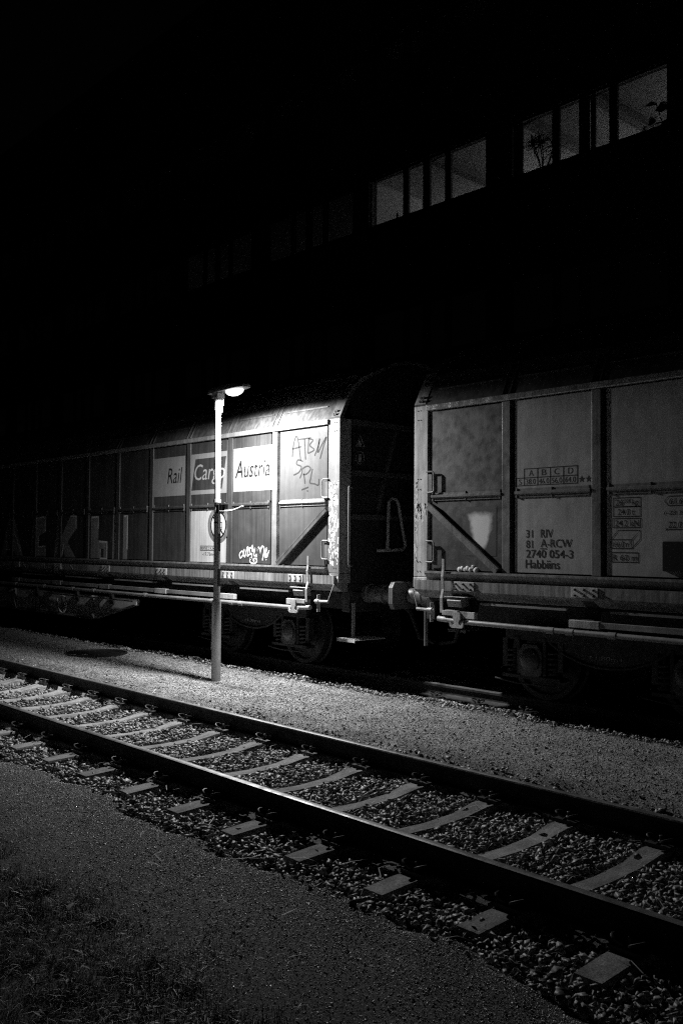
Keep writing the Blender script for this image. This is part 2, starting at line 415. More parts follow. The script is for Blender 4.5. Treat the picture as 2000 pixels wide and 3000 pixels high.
def leaf_mat(name, v, rough=.45):
    m, t, p = nt(name); g = t.nodes.new('ShaderNodeNewGeometry')
    t.links.new(ramp(t, g.outputs['Random Per Island'], 0, 1, v * .5, v * 1.6), p.inputs['Base Color'])
    p.inputs['Roughness'].default_value = rough; p.inputs['Specular IOR Level'].default_value = .5
    MATS[name] = m; return m
leaf_mat('grass_blade', .17); leaf_mat('weed_leaf', .07, .5); leaf_mat('dry_leaf', .42, .6)
def blades(name, x, y, h, w, mat, lean=.6):
    n = len(x); a = RNG.uniform(0, 2 * PI, n); l = np.abs(RNG.normal(0, lean, n)) * h; b = RNG.uniform(0, 2 * PI, n)
    z = gz(x, y) - .004; dx, dy = np.cos(a) * w / 2, np.sin(a) * w / 2; lx, ly = np.cos(b) * l, np.sin(b) * l
    V = np.stack([np.c_[x - dx, y - dy, z], np.c_[x + dx, y + dy, z],
                  np.c_[x - dx * .8 + lx * .35, y - dy * .8 + ly * .35, z + h * .6], np.c_[x + dx * .8 + lx * .35, y + dy * .8 + ly * .35, z + h * .6],
                  np.c_[x + lx, y + ly, z + h * np.clip(1 - .3 * l / h, .3, 1)]], 1).reshape(-1, 3)
    o = (np.arange(n) * 5)[:, None]
    F = np.concatenate([o + np.array([[0, 1, 3]]), o + np.array([[0, 3, 2]]), o + np.array([[2, 3, 4]])])
    return link(name, np_mesh(name, V, F, mat, 3))
def grass():
    n = 150000; x = RNG.uniform(-6.6, -1.2, n); y = RNG.uniform(1.0, 2.95, n)
    d = smooth(2.75, 2.05, y + .35 * wave(x * 1.2, y * 1.2) + .02 * (x + 4)); keep = RNG.random(n) < d * (.35 + .65 * (wave(x * 3, y * 3) > -.25)); x, y = x[keep], y[keep]
    tall = smooth(2.3, 1.5, y)
    tag(blades('grass', x, y, RNG.uniform(.008, .03, len(x)) * (1 + 2.0 * tall), RNG.uniform(.001, .003, len(x)), MATS['grass_blade'], 1.1), 'short rough grass on the dark verge', 'grass', kind='stuff')
    c = RNG.integers(0, 70, 9000); cx, cy = RNG.uniform(-6.2, -1.6, 70), 2.35 - np.abs(RNG.normal(0, .5, 70)); sz = RNG.uniform(.02, .07, 70)
    x = cx[c] + RNG.normal(0, 1, 9000) * sz[c]; y = cy[c] + RNG.normal(0, 1, 9000) * sz[c]; ok = y > .9; x, y, c = x[ok], y[ok], c[ok]
    tag(blades('grass', x, y, RNG.uniform(.03, .075, len(x)) * (.5 + 8 * sz[c]), RNG.uniform(.0015, .0035, len(x)), MATS['grass_blade'], .8), 'longer grass tufts standing in the dark verge', 'grass', kind='stuff')
    n = 16000; x = RNG.uniform(-22, -9.0, n); y = RNG.uniform(6.2, 8.5, n)
    dens = smooth(-10, -17, x) * .8 + smooth(.35, .1, np.hypot(x + 10.45, y - 7.2)) * 1.2 + smooth(7.7, 8.3, y) * .25
    keep = (RNG.random(n) < dens * (.3 + .7 * (wave(x * 2.5, y * 2.5) > 0))) & (np.hypot((x + 14.1) / .56, (y - 7.42) / .5) > 1); x, y = x[keep], y[keep]
    tag(blades('grass', x, y, RNG.uniform(.015, .06, len(x)), RNG.uniform(.003, .006, len(x)), MATS['grass_blade'], .7), 'sparse grass tufts in the gravel around the lamp post', 'grass', kind='stuff')
grass()
def straws():
    n = 420; x = RNG.uniform(-12, -1.3, n); y = np.where(RNG.random(n) < .6, RNG.uniform(3.4, 6.2, n), RNG.uniform(1.3, 8.3, n)); a = RNG.uniform(0, PI, n); L = RNG.uniform(.04, .2, n)
    z = np.where((y > 3.5) & (y < 6.1), -.005, gz(x, y) + .012) + RNG.uniform(0, .012, n); dx, dy = np.cos(a), np.sin(a); w = RNG.uniform(.0012, .003, n); b = RNG.normal(0, .2, n) * L; rz = RNG.normal(0, .12, n) * L
    V = np.stack([np.c_[x - dy * w, y + dx * w, z], np.c_[x + dy * w, y - dx * w, z], np.c_[x + dx * L / 2 + dy * (b + w), y + dy * L / 2 - dx * (b + w), z + .012], np.c_[x + dx * L / 2 + dy * (b - w), y + dy * L / 2 - dx * (b - w), z + .012], np.c_[x + dx * L, y + dy * L, z + rz]], 1).reshape(-1, 3)
    o = (np.arange(n) * 5)[:, None]; F = np.concatenate([o + np.array([[0, 1, 2]]), o + np.array([[0, 2, 3]]), o + np.array([[3, 2, 4]])])
    tag(link('dry_straw', np_mesh('dry_straw', V, F, MATS['dry_leaf'], 3)), 'thin dry straws scattered over the ballast and gravel', 'straw', kind='stuff')
straws()
def leaf_shape(L, w, droop, mat, name='leaf'):
    mb = MB(); n = 5
    for i in range(n + 1):
        t = i / n; ww = w * math.sin(PI * (t * .9 + .06)) * .5; z = L * (.35 * t - droop * t * t)
        mb.v += [(L * t, -ww, z + .15 * ww), (L * t, 0, z - .1 * ww), (L * t, ww, z + .15 * ww)]
    for i in range(n):
        a = 3 * i; mb.f += [(a, a + 1, a + 4, a + 3), (a + 1, a + 2, a + 5, a + 4)]; mb.m += [0, 0]
    return mb.mesh(name, mat, smooth=True)
def weeds():
    ms = [leaf_shape(.13, .028, .3, MATS['weed_leaf']), leaf_shape(.1, .035, .15, MATS['weed_leaf']), leaf_shape(.16, .018, .22, MATS['weed_leaf'])]
    spots = [(-4.84, 2.16), (-4.6, 2.24), (-4.28, 2.3), (-3.98, 2.06), (-3.8, 1.9), (-3.46, 2.02), (-3.34, 2.03), (-3.2, 2.0), (-3.86, 1.78), (-3.6, 1.86), (-4.05, 1.74), (-4.4, 1.98), (-3.3, 1.82), (-3.05, 1.9), (-3.55, 1.68)]
    for i, (x, y) in enumerate(spots):
        t = thing('weed', (x, y, float(gz(x, y))), 'low broadleaf weed rosette growing in the rough verge grass', 'weed', 'broadleaf weeds in the verge grass')
        for k in range(13):
            l = link('leaf', ms[(i + k) % 3], t); l.rotation_euler = (random.uniform(-.3, .3), random.uniform(-.45, .3), k * .5 + random.uniform(-.3, .3)); q = random.uniform(.2, .5); l.scale = (q, q, q)
weeds()
def fallen_leaves():
    me = leaf_shape(.085, .07, .25, MATS['dry_leaf'], 'fallen_leaf')
    pts = [(-3.29, 3.91, 'curled pale dead leaf lying on ballast between two sleeper ends', 1.0), (-16.5, 7.97, 'pale dead leaf on the gravel strip beyond the manhole cover', 1.2), (-4.48, 2.23, 'bright crumpled dead leaf among the verge weeds', .7), (-11.85, 7.4, 'dry dead leaf on the gravel beside the lamp post', .7), (-13.9, 8.3, 'pale dead leaf beside the rail behind the manhole cover', 1.1)]
    for x, y, lab, q in pts:
        o = link('fallen_leaf', me); o.location = (x, y, float(gz(x, y)) + (.06 if 3.5 < y < 6 else .012)); o.rotation_euler = (random.uniform(-.5, .5), random.uniform(-.6, .2), random.uniform(0, 6)); o.scale = (q, q, q); tag(o, lab, 'leaf')
fallen_leaves()
def manhole():
    c = (-14.1, 7.42, .03); t = thing('manhole_cover', c, 'round dark iron manhole cover set in the gravel strip', 'manhole cover')
    mk = paint('cast_iron', .02, .55, .1, .3, .3, .3, .3)
    mb = MB(); mb.lathe([(.50, -.08), (.50, .02), (.47, .024), (.46, .0), (.46, -.08)], c, 'z', 40); mb.build('frame', mk, t, True)
    mb = MB(); mb.lathe([(.452, -.05), (.452, .0), (.44, .004), (.0, .004)][:3] + [(.4, .004), (.4, -.003), (.33, -.003), (.33, .004), (.24, .004), (.24, -.003), (.14, -.003), (.14, .004), (.01, .004)], c, 'z', 40); mb.build('lid', mk, t)
manhole()

# ------------------------------------------------------------------ lamp post
def lamp_post():
    bx, by = -10.36, 7.2
    t = thing('lamp_post', (bx, by, .0), 'slim galvanised lamp post with one lit lamp between the tracks', 'lamp post')
    galv = paint('galvanised', .42, .5, .12, .25, .15, .4, .1); dark = paint('dark_plastic', .03, .5, .1, .2, .1, .4, .05)
    def at(z): return (bx - .032 * (z / 3.9), by, z)
    MB().tube([at(-.1), at(1.07), at(1.10)], [.062, .062, .05], 24).build('base_sleeve', galv, t, True)
    MB().tube([at(1.09), at(2.43)], .043, 24).build('lower_pole', galv, t, True)
    MB().tube([at(2.40), at(2.44)], .052, 24).build('joint_collar', galv, t, True)
    MB().tube([at(2.44), at(3.80)], .040, 24).build('upper_pole', galv, t, True)
    MB().tube([at(3.64), at(3.81)], .053, 24).build('top_collar', galv, t, True)
    # striped strip down the side that faces the right-hand track end
    white = flat('strip_white', .6); black = flat('strip_black', .015)
    z = 2.22; k = 0
    a = math.radians(8)
    while z > 1.22:
        h = .235; c = at(z - h / 2); d = Vector((math.cos(a), math.sin(a), 0)); p = Vector(c) + d * .0435
        MB().obox(p + Vector((0, 0, -h / 2 + .002)), p + Vector((0, 0, h / 2 - .002)), .005, .042, up=(-d.y, d.x, 0)).build('stripe', white if k % 2 == 0 else black, t); z -= h; k += 1
    cl = MB().tube([at(2.12), at(2.14)], .0455, 20).build('band', dark, t, True)
    bk = MB(); bk.box(bx + .02, bx + .22, by - .05, by + .02, 2.375, 2.385); bk.box(bx + .035, bx + .10, by - .06, by + .03, 2.25, 2.37); bk.box(bx + .14, bx + .2, by - .03, by + .02, 2.27, 2.37)
    bk.build('bracket', dark, t, bevel=.003)
    MB().tube([(bx + .07 + .06 * i, by - .04, 2.285 - .006 * math.sin(i * .5) + .0019 * max(0, i - 4) ** 2.0) for i in range(10)], .013, 8).build('cable_end', flat('white_plastic', .75, .4), t, True)
    la = MB(); la.box(bx - .0705, bx - .052, by - .035, by - .03, .47, .56); c = at(.5)
    pl = MB(); pl.obox((c[0] - .03, by - .058, .44), (c[0] - .03, by - .058, .545), .028, .006, up=(.3, 1, 0)); pl.build('warning_plate', flat('strip_white', .6), t)
    ex = MB(); ex.obox((c[0] - .031, by - .062, .475), (c[0] - .031, by - .062, .53), .008, .004, up=(.3, 1, 0)); ex.obox((c[0] - .031, by - .062, .452), (c[0] - .031, by - .062, .464), .008, .004, up=(.3, 1, 0)); ex.build('exclamation_mark', black, t)
    # lamp head: flat housing reaching out along the track, glowing bowl lens below it
    hx0, hx1, hz = bx - .2, bx + .62, 3.885
    outline = [(-.2, .05), (-.17, .075), (.2, .1), (.5, .1), (.6, .07), (.63, 0)]
    poly = outline + [(a_, -b_) for a_, b_ in outline[::-1]][1:]
    hb = MB(); n = len(poly)
    for q, (zz, sc) in enumerate(((-.012, 1.0), (.02, 1.0), (.055, .86))):
        hb.v += [(bx + .2 + (px - .2) * sc, by + py * sc, hz + zz + .02 * (px)) for px, py in poly]
    for q in range(2): hb.f += [(q * n + k, q * n + (k + 1) % n, (q + 1) * n + (k + 1) % n, (q + 1) * n + k) for k in range(n)]
    hb.f += [tuple(range(n))[::-1], tuple(range(2 * n, 3 * n))]; hb.m = [0] * len(hb.f)
    head = hb.build('lamp_head', paint('lamp_housing', .22, .5, .1, .2, .1, .4, .05), t, True)
    MB().box(bx - .1, bx + .04, by - .06, by + .06, 3.80, 3.872).build('head_mount', galv, t, bevel=.01)
    lens = MB(); N, R = 20, 5; cx, cz = bx + .34, hz - .014
    lens.v = [(cx + .17 * math.cos(u) * math.cos(w), by + .085 * math.sin(u) * math.cos(w), cz - .075 * math.sin(w)) for w in [i / R * PI / 2 * .98 for i in range(R + 1)] for u in [2 * PI * k / N for k in range(N)]]
    lens.f = [(i * N + k, i * N + (k + 1) % N, (i + 1) * N + (k + 1) % N, (i + 1) * N + k) for i in range(R) for k in range(N)] + [tuple(range(R * N, R * N + N))]
    lens.m = [0] * len(lens.f)
    lens.build('lens', emit('lamp_light', LENS_GLOW), head, True)
    # the lamp's light: even below, cut off by the housing a little under the horizontal
    ld = bpy.data.lights.new('street_light', 'POINT'); ld.energy = LAMP_POWER; ld.shadow_soft_size = .055; ld.use_nodes = True
    lt = ld.node_tree; em = lt.nodes['Emission']
    sp = lt.nodes.new('ShaderNodeSeparateXYZ'); lt.links.new(lt.nodes.new('ShaderNodeTexCoord').outputs['Normal'], sp.inputs[0])
    mr = lt.nodes.new('ShaderNodeMapRange'); mr.interpolation_type = 'SMOOTHSTEP'; mr.clamp = True
    for nm, vv in (('From Min', -.01), ('From Max', -.13), ('To Min', 0), ('To Max', 1)): mr.inputs[nm].default_value = vv
    lt.links.new(sp.outputs['Z'], mr.inputs['Value']); dn = lt.nodes.new('ShaderNodeMapRange'); dn.clamp = True
    for nm, vv in (('From Min', 0), ('From Max', -1), ('To Min', .10), ('To Max', 1)): dn.inputs[nm].default_value = vv
    lt.links.new(sp.outputs['Z'], dn.inputs['Value']); mm = lt.nodes.new('ShaderNodeMath'); mm.operation = 'MULTIPLY'
    lt.links.new(mr.outputs[0], mm.inputs[0]); lt.links.new(dn.outputs[0], mm.inputs[1]); lt.links.new(mm.outputs[0], em.inputs['Strength'])
    lo = bpy.data.objects.new('street_light', ld); COL.objects.link(lo); lo.parent = t; lo.location = (cx - bx, 0, cz - .105)
    MB().tube([(bx + .10, by - .02, 3.87), (bx + .12, by - .02, 3.74), (bx + .085, by - .02, 3.60)], .004, 5).build('loose_wire', galv, t)
lamp_post()

# ------------------------------------------------------------------ freight wagons
YW = 8.0            # outer face of posts and pillars
YP = 8.018          # face of the panels, a deep slot either side of each pillar
BODY = 22.05
PITCHW = 1.10
P_DARK = paint('wagon_dark', .06, .5, .35, .25, .2, .35, .12)
P_LIGHT = paint('wagon_light', .075, .55, .18, .12, .1, .25, .1)
P_MID = paint('wagon_mid', .24, .45, .25, .2, .2, .4, .12)
P_GREY = paint('wagon_grey', .45, .5, .15, .12, .15, .35, .1)
P_FRAME = paint('frame_grey', .2, .42, .4, .35, .4, .5, .2)
P_POST = paint('post_grey', .62, .45, .45, .2, .3, .4, .15)
P_SKIRT = paint('skirt_grey', .3, .5, .55, .3, .3, .35, .15)
P_ROOF = paint('roof_grey', .12, .5, .5, .35, .2, .4, .12)
P_STEEL = paint('bare_steel', .55, .45, .2, .5, .6, .5, .3)
P_UNDER = paint('underframe', .035, .6, .3, .4, .3, .3, .3)
P_PIPE = paint('pipe_grey', .28, .38, .1, .35, .3, .5, .1)
P_BOGIE = paint('bogie_grime', .02, .55, .2, .5, .4, .35, .4)
P_EAVE = paint('eaves_gloss', .4, .3, .2, .3, .4, .9, .35, metal=.3)
P_BUFFER = paint('buffer_grey', .11, .45, .2, .3, .3, .4, .2)
P_WHITE = paint('print_white', .33, .5, .12, .08, .1, .35, .05)
P_FRAMED = paint('end_bar_dark', .06, .5, .3, .3, .2, .3, .1)
P_END = paint('end_wall_dark', .02, .6, .3, .3, .2, .3, .1)  # end wall and bars coloured near black to deepen their shade
P_TEXT = flat('print_black', .015)
P_SPRAY = flat('spray_white', .88)
P_PLATE = paint('plate_pale', .62, .45, .2, .4, .5, .5, .3)
ROOFP = [(8.0, 3.475), (8.185, 3.85), (8.36, 4.02), (8.95, 4.30), (9.2, 4.37), (9.42, 4.39)]
def roof_pt(s):
    """point a distance s up the roof profile"""
    for a, b in zip(ROOFP, ROOFP[1:]):
        d = math.dist(a, b)
        if s <= d: return (a[0] + (b[0] - a[0]) * s / d, a[1] + (b[1] - a[1]) * s / d)
        s -= d
    return ROOFP[-1]
def lerp(a, b, t): return a + (b - a) * t
def spring_mesh():
    mb = MB(); n, turns = 60, 5
    mb.tube([(.07 * math.cos(2 * PI * turns * i / n), .07 * math.sin(2 * PI * turns * i / n), .27 * i / n) for i in range(n + 1)], .017, 6)
    return mb.mesh('coil_spring', P_BOGIE, smooth=True)
ME_SPRING = spring_mesh()
ME_BOLT = MB().lathe([(.012, .004), (.012, -.014), (.006, -.018)], (0, 0, 0), 'y', 6).mesh('bolt', P_UNDER, smooth=True)
def wheel_mesh():
    mb = MB(); mb.lathe([(.05, -.09), (.11, -.09), (.12, -.05), (.38, -.03), (.4, -.07), (.455, -.07), (.46, -.02), (.465, .035), (.488, .045), (.488, .065), (.40, .065), (.38, .02), (.12, .06), (.1, .09), (.05, .09)], (0, 0, 0), 'y', 40)
    return mb.mesh('wheel', P_BOGIE, smooth=True)
ME_WHEEL = wheel_mesh()
def box_mesh():
    mb = MB(); mb.prismy([(-.15, -.13), (-.11, -.17), (.11, -.17), (.15, -.13), (.15, .08), (.09, .17), (-.09, .17), (-.15, .08)], -.09, .09)
    mb.lathe([(.125, -.09), (.125, -.11), (.10, -.13), (.06, -.142), (.02, -.146)], (0, 0, 0), 'y', 20)
    for k in range(4): a = PI / 4 + k * PI / 2; mb.lathe([(.014, -.11), (.014, -.127)], (.108 * math.cos(a), 0, .108 * math.sin(a)), 'y', 6)
    return mb.mesh('axle_box', paint('axle_box_grey', .05, .35, .1, .3, .3, .5, .1), smooth=True)
ME_BOX = box_mesh()
def bogie(t, cx, marking):
    zc = RAIL_TOP + .46
    b = link('bogie', None, t)
    for side in (-1, 1):
        yf = TRACK_B + side * 1.0
        fr = MB()
        fr.box(cx - 1.25, cx + 1.25, yf - .06, yf + .06, zc + .21, zc + .33)
        belly = [(-.68, .21), (-.5, .10), (-.3, .03), (-.1, .0), (.1, .0), (.3, .03), (.5, .10), (.68, .21)]
        fr.prismy([(cx + a, zc + q) for a, q in belly], yf - .035, yf + .035)
        fr.tube([(cx + a, yf - .04 * (-side), zc + q) for a, q in [(-.72, .24)] + belly + [(.72, .24)]], .02, 6)
        for ax in (-.9, .9):
            for sg in (-1, 1): fr.box(cx + ax + sg * .36 - .035, cx + ax + sg * .36 + .035, yf - .05, yf + .05, zc - .1, zc + .22); fr.box(cx + ax + sg * .17 - .02, cx + ax + sg * .17 + .02, yf - .07, yf + .07, zc - .17, zc + .25)
            fr.box(cx + ax - .38, cx + ax + .38, yf - .08, yf + .08, zc - .205, zc - .165)
            fr.tube([(cx + ax - .5, yf - .05, zc - .24), (cx + ax - .2, yf - .07, zc - .262), (cx + ax + .3, yf - .07, zc - .255)], .012, 6)
        fr.build('side_frame', P_BOGIE, b, bevel=.006)
        for ax in (-.9, .9):
            o = link('axle_box', ME_BOX, b, (cx + ax - LOC[t.name][0], yf - LOC[t.name][1], zc - LOC[t.name][2]))
            if side > 0: o.rotation_euler.z = PI
            for sg in (-1, 1): link('coil_spring', ME_SPRING, b, (cx + ax + sg * .265 - LOC[t.name][0], yf - LOC[t.name][1], zc - .165 - LOC[t.name][2]))
            w = link('wheel', ME_WHEEL, b, (cx + ax - LOC[t.name][0], TRACK_B + side * .735 - LOC[t.name][1], zc - LOC[t.name][2]))
            if side > 0: w.rotation_euler.z = PI
    fr = MB()
    for ax in (-.9, .9): fr.tube([(cx + ax, TRACK_B - .8, zc), (cx + ax, TRACK_B + .8, zc)], .075, 12)
    fr.box(cx - .25, cx + .25, TRACK_B - .95, TRACK_B + .95, zc + .05, zc + .3)
    fr.build('axles_and_bolster', P_BOGIE, b)
    text_mesh('+1,80m+', cx - .2, cx + .2, zc + .07, zc + .12, TRACK_B - 1.042).build('axle_spacing_mark', flat('grime_print', .25), b)
def wagon(xe, sg, label, skin, frame, post, brace):
    """xe: body end at the gap between the wagons; sg: direction the body runs; skin(i, upper) -> panel paint"""
    xm = xe + sg * BODY / 2
    t = thing('freight_wagon', (xm, TRACK_B, RAIL_TOP), label, 'freight wagon')
    X = lambda u: xe + sg * u
    pil = [1.34] + [(2.39 if sg < 0 else 2.44) + PITCHW * i for i in range(8)]; pil = pil + [BODY / 2] + [BODY - u for u in pil[::-1]]
    # corner posts
    for u0, u1 in ((0, .215), (BODY - .215, BODY)):
        MB().box(X(u0), X(u1), YW, YW + .2, 1.485, 3.475).build('corner_post', post, t, bevel=.006)
        MB().box(X(u0), X(u1), YW - .004, YW + .2, 1.36, 1.48).build('post_foot', post, t, bevel=.006)
    bo = MB()
    for z in (3.42, 3.31, 2.62, 2.50, 1.66, 1.55):
        for du in (.06, .10): bo.lathe([(.007, 0), (.006, -.004)], (X(du), YW - .001, z), 'y', 6)
    bo.build('post_bolts', P_TEXT, t)
    # panels, pillars
    cuts = [.215] + pil + [BODY - .215]
    for i in range(len(cuts) - 1):
        half = len(cuts) // 2; lo, hi = (.106, .056) if i < half else (.056, .106)
        a = cuts[i] + (lo if i else .045); b = cuts[i + 1] - (.1 if sg < 0 and i == 0 else hi if i < len(cuts) - 2 else .045)
        MB().box(X(a), X(b), YP, YP + .09, 2.455, 3.395).build('upper_panel', skin(i, True), t)
        MB().box(X(a), X(b), YP + .001, YP + .09, 1.575, 2.36).build('lower_panel', skin(i, False), t)
        mr = MB(); mr.prism([(YP + .03, 2.361), (YP - .010, 2.362), (YP - .010, 2.385), (YP - .028, 2.40), (YP - .028, 2.425), (YP - .008, 2.432), (YP - .008, 2.453), (YP + .03, 2.454)], X(a + .012), X(b - .012))
        mr.build('middle_rail', P_MID if skin(i, True) in (P_LIGHT, P_GREY) else frame, t)
        for q in (a + .03, b - .03, (a + b) / 2): MB().box(X(q - .006), X(q + .006), YP - .016, YP - .0005, 2.357, 2.46).build('rail_clamp', P_FRAME, t)
    MB().box(X(.2), X(BODY - .2), YP + .091, YP + .12, 1.5, 3.44).build('inner_wall', P_UNDER, t)
    for u in pil:
        pb = MB(); pb.prismy([(X(u - .052), 1.56), (X(u + .052), 1.56), (X(u + .052), 3.405), (X(u - .052), 3.405)], YW, YP + .0905); pb.build('pillar', P_FRAME if sg > 0 or u < 1.5 else frame, t, bevel=.005)  # left pillars past the lamp are coloured darker to steepen its light's fall-off
    # diagonal braces in the end bays
    for a, b in ((.3, 1.24), (BODY - .3, BODY - 1.24)):
        db = MB(); db.obox((X(a - .06), YP - .02, 2.31), (X(b), YP - .02, 1.58), .06, .075, up=(0, 0, 1)); db.obox((X(a - .06), YP - .045, 2.335), (X(b), YP - .045, 1.60), .014, .02, up=(0, 0, 1)); db.build('diagonal_brace', brace, t)
    # eaves, roof
    MB().prism([(YW + .1, 3.475), (YW - .028, 3.47), (YW - .028, 3.412), (YW - .02, 3.405), (YW + .1, 3.405)], X(.215), X(BODY - .215)).build('eaves_rail', P_EAVE, t, bevel=.004)
    full = ROOFP + [(2 * TRACK_B - y, z) for y, z in ROOFP[::-1]][1:]
    sh = MB(); n = len(full); inner = [(lerp(TRACK_B, y, .97), z - .04) for y, z in full]
    sh.prism(full + inner[::-1], X(.002), X(BODY - .002)); sh.build('roof', P_ROOF, t)
    def along(mb, s0, s1, w, h, u):
        st = 8
        for i in range(st):
            p, q = roof_pt(lerp(s0, s1, i / st)), roof_pt(lerp(s0, s1, (i + 1) / st))
            mb.obox((X(u), p[0], p[1]), (X(u), q[0], q[1]), w, h * 2, up=(0, -1, .4))
    for u in pil:
        rb = MB()
        for d in (-.05, .05): along(rb, .0, 1.6, .018, .014, u + d)
        rb.build('roof_rib', P_ROOF, t)
    for a, b in zip(cuts, cuts[1:]):
        rl = MB(); y, z = roof_pt(.205)
        rl.obox((X(a + .11), y - .006, z), (X(b - .11), y - .006, z), .022, .02); rl.build('roof_edge_strip', P_ROOF, t)
        rl = MB(); y2, z2 = roof_pt(.86); rl.obox((X(a + .02), y2 - .006, z2 + .006), (X(b - .02), y2 - .006, z2 + .006), .03, .03)
        rl.build('roof_gutter', P_ROOF, t)
    for u0, u1 in ((0, .17), (BODY - .17, BODY)):
        ep = MB()
        for i in range(8):
            p, q = roof_pt(.02 + .11 * i), roof_pt(.02 + .11 * (i + 1)); ep.obox((X((u0 + u1) / 2), p[0], p[1]), (X((u0 + u1) / 2), q[0], q[1]), u1 - u0, .016, up=(0, -1, .45))
        ep.build('roof_end_plate', post, t)
    bl = MB()
    for s in (.06, .11, .30, .36, .62, .68):
        p = roof_pt(s)
        for du in (.085, .125): bl.lathe([(.017, -.02), (.015, -.034)], (X(du), p[0], p[1]), 'y', 7)
    bl.build('roof_end_bolts', P_TEXT, t)
    # sill and skirt
    sill = MB().prism([(8.12, 1.558), (7.945, 1.558), (7.942, 1.535), (7.99, 1.478), (7.992, 1.455), (8.12, 1.455)], X(.218), X(BODY - .218)); sill.build('sill_rail', P_FRAME, t)
    sk = MB().prism([(8.12, 1.452), (7.957, 1.452), (7.957, 1.342), (8.11, 1.245), (8.3, 1.235), (8.3, 1.452)], X(.05), X(BODY - .05)); sk.build('skirt', P_SKIRT, t)
    # hinge plates with six bolts and a hanger to the rods
    plates = [.8, 2.34, 4.16, 6.0, 7.85, 9.7]; plates += [BODY - u for u in plates]
    for k, u in enumerate(plates):
        hp = MB().box(X(u - .15), X(u + .15), 7.945, 7.956, 1.345, 1.450).build('hinge_plate', P_PLATE, t, bevel=.003)
        for du in (-.105, 0, .105):
            for z in (1.425, 1.368): link('bolt', ME_BOLT, hp, (X(u + du) - LOC[t.name][0], 7.943 - LOC[t.name][1], z - LOC[t.name][2]))
        hg = MB(); hg.prism([(7.965, 1.34), (8.09, 1.25), (8.05, 1.14), (7.96, 1.12), (7.96, 1.06), (8.02, 1.06), (8.12, 1.12), (8.16, 1.3)], X(u - .07), X(u + .07)); hg.build('hanger', P_UNDER, t)
        MB().box(X(u - .17), X(u + .17), 7.93, 7.99, 1.05, 1.125).build('guide_block', P_STEEL if k < 3 else P_PIPE, t, bevel=.004)
    for u0, u1 in zip(plates[1:5], plates[2:6]): MB().box(X(u0 + .172), X(u1 - .172), 7.94, 7.975, 1.06, 1.118).build('slide_bar', P_PIPE, t, bevel=.004)
    for u0, u1 in ((1.0, 2.1), (2.6, 3.9), (4.4, 5.75), (6.25, 7.6), (8.1, 9.5)): MB().box(X(u0), X(u1), 7.99, 8.03, 1.205, 1.228).build('upper_rod', P_PIPE, t)
    pp = MB().tube([(X(.78), 7.92, 1.012), (X(4.2), 7.92, 1.0), (X(BODY - .78), 7.92, 1.0)], .027, 12).build('locking_pipe', P_PIPE, t, True)
    for u in (1.92, 2.15, 2.62, 4.55, 6.3, 7.1, 8.3, 9.6): MB().tube([(X(u), 7.92, 1.003), (X(u + .09), 7.92, 1.003)], .035, 12).build('pipe_coupling', P_PIPE, t, True)
    # opening gear at the end
    u = .52
    lv = MB()
    path = [(7.93, 1.70), (7.93, 1.58), (7.915, 1.50), (7.93, 1.36), (7.90, 1.26), (7.905, 1.10)]
    for p, q in zip(path, path[1:]): lv.obox((X(u), p[0], p[1]), (X(u), q[0], q[1]), .034, .014, up=(0, -1, 0))
    lv.build('opening_lever', P_STEEL, t)
    gb = MB(); gb.prism([(7.93, 1.27), (7.90, 1.24), (7.92, 1.17), (8.05, 1.17), (8.05, 1.27)], X(.60), X(.80)); gb.box(X(.56), X(.86), 7.90, 8.06, 1.275, 1.285); gb.box(X(.54), X(.76), 7.89, 7.99, 1.075, 1.13); gb.build('gear_box', P_STEEL, t, bevel=.004)
    hk = [(0, .17), (.05, .17), (.05, .10), (.03, .07), (.035, .045), (.06, .03), (.075, .045), (.09, .07), (.10, .055), (.095, .02), (.07, .0), (0, .0)]
    hk = hk + [(-a, b) for a, b in hk[::-1] if a > 0]
    MB().prismy([(X(.76) + a, .945 + b) for a, b in hk], 7.875, 7.893).build('double_hook', P_STEEL, t)
    eg = MB(); eg.tube([(X(.12), 7.93, 1.12), (X(.38), 7.93, 1.115)], .018, 8); eg.tube([(X(.3), 7.93, 1.115), (X(.36), 7.93, 1.115)], .03, 10); eg.tube([(X(.46), 7.92, 1.03), (X(.78), 7.92, 1.012)], .03, 10); eg.tube([(X(.13), 7.93, 1.12), (X(.04), 7.95, 1.34)], .006, 6); eg.obox((X(.33), 7.95, 1.2), (X(.33), 7.95, .98), .012, .05, up=(0, 1, 0)); eg.build('end_linkage', P_STEEL, t, True)
    # handles on the corner posts
    for z0, z1 in ((2.46, 2.70), (1.66, 1.90)):
        hd = MB(); u1 = .34; pts = [(.205, z1), (.30, z1), (.325, z1 - .02), (.325, z0 + .02), (.30, z0), (.205, z0)]
        hd.tube([(X(a), YW - .015, z) for a, z in pts], .009, 8); hd.build('handle', P_WHITE, t, True)
        MB().box(X(.225), X(.28), YP - .02, YP + .0, z0 + .02, z1 - .03).build('handle_backing', P_FRAME, t)
    # body end wall with bars, sign, rails
    MB().box(X(.03), X(.07), YW + .2, 2 * TRACK_B - YW - .2, 1.25, 3.48).build('end_wall', P_END, t)
    ec = MB(); ec.prism([(8.21, 3.481)] + [(y + .03, z - .045) for y, z in ROOFP[1:]] + [(2 * TRACK_B - y - .03, z - .045) for y, z in ROOFP[1:-1][::-1]] + [(2 * TRACK_B - 8.21, 3.481)], X(.03), X(.068)); ec.build('roof_end_wall', P_END, t)
    for z in (3.44, 2.78, 2.21): MB().box(X(-.035), X(.029), YW + .201, 2 * TRACK_B - YW - .2, z - .035, z + .035).build('end_bar', P_FRAMED, t, bevel=.004)
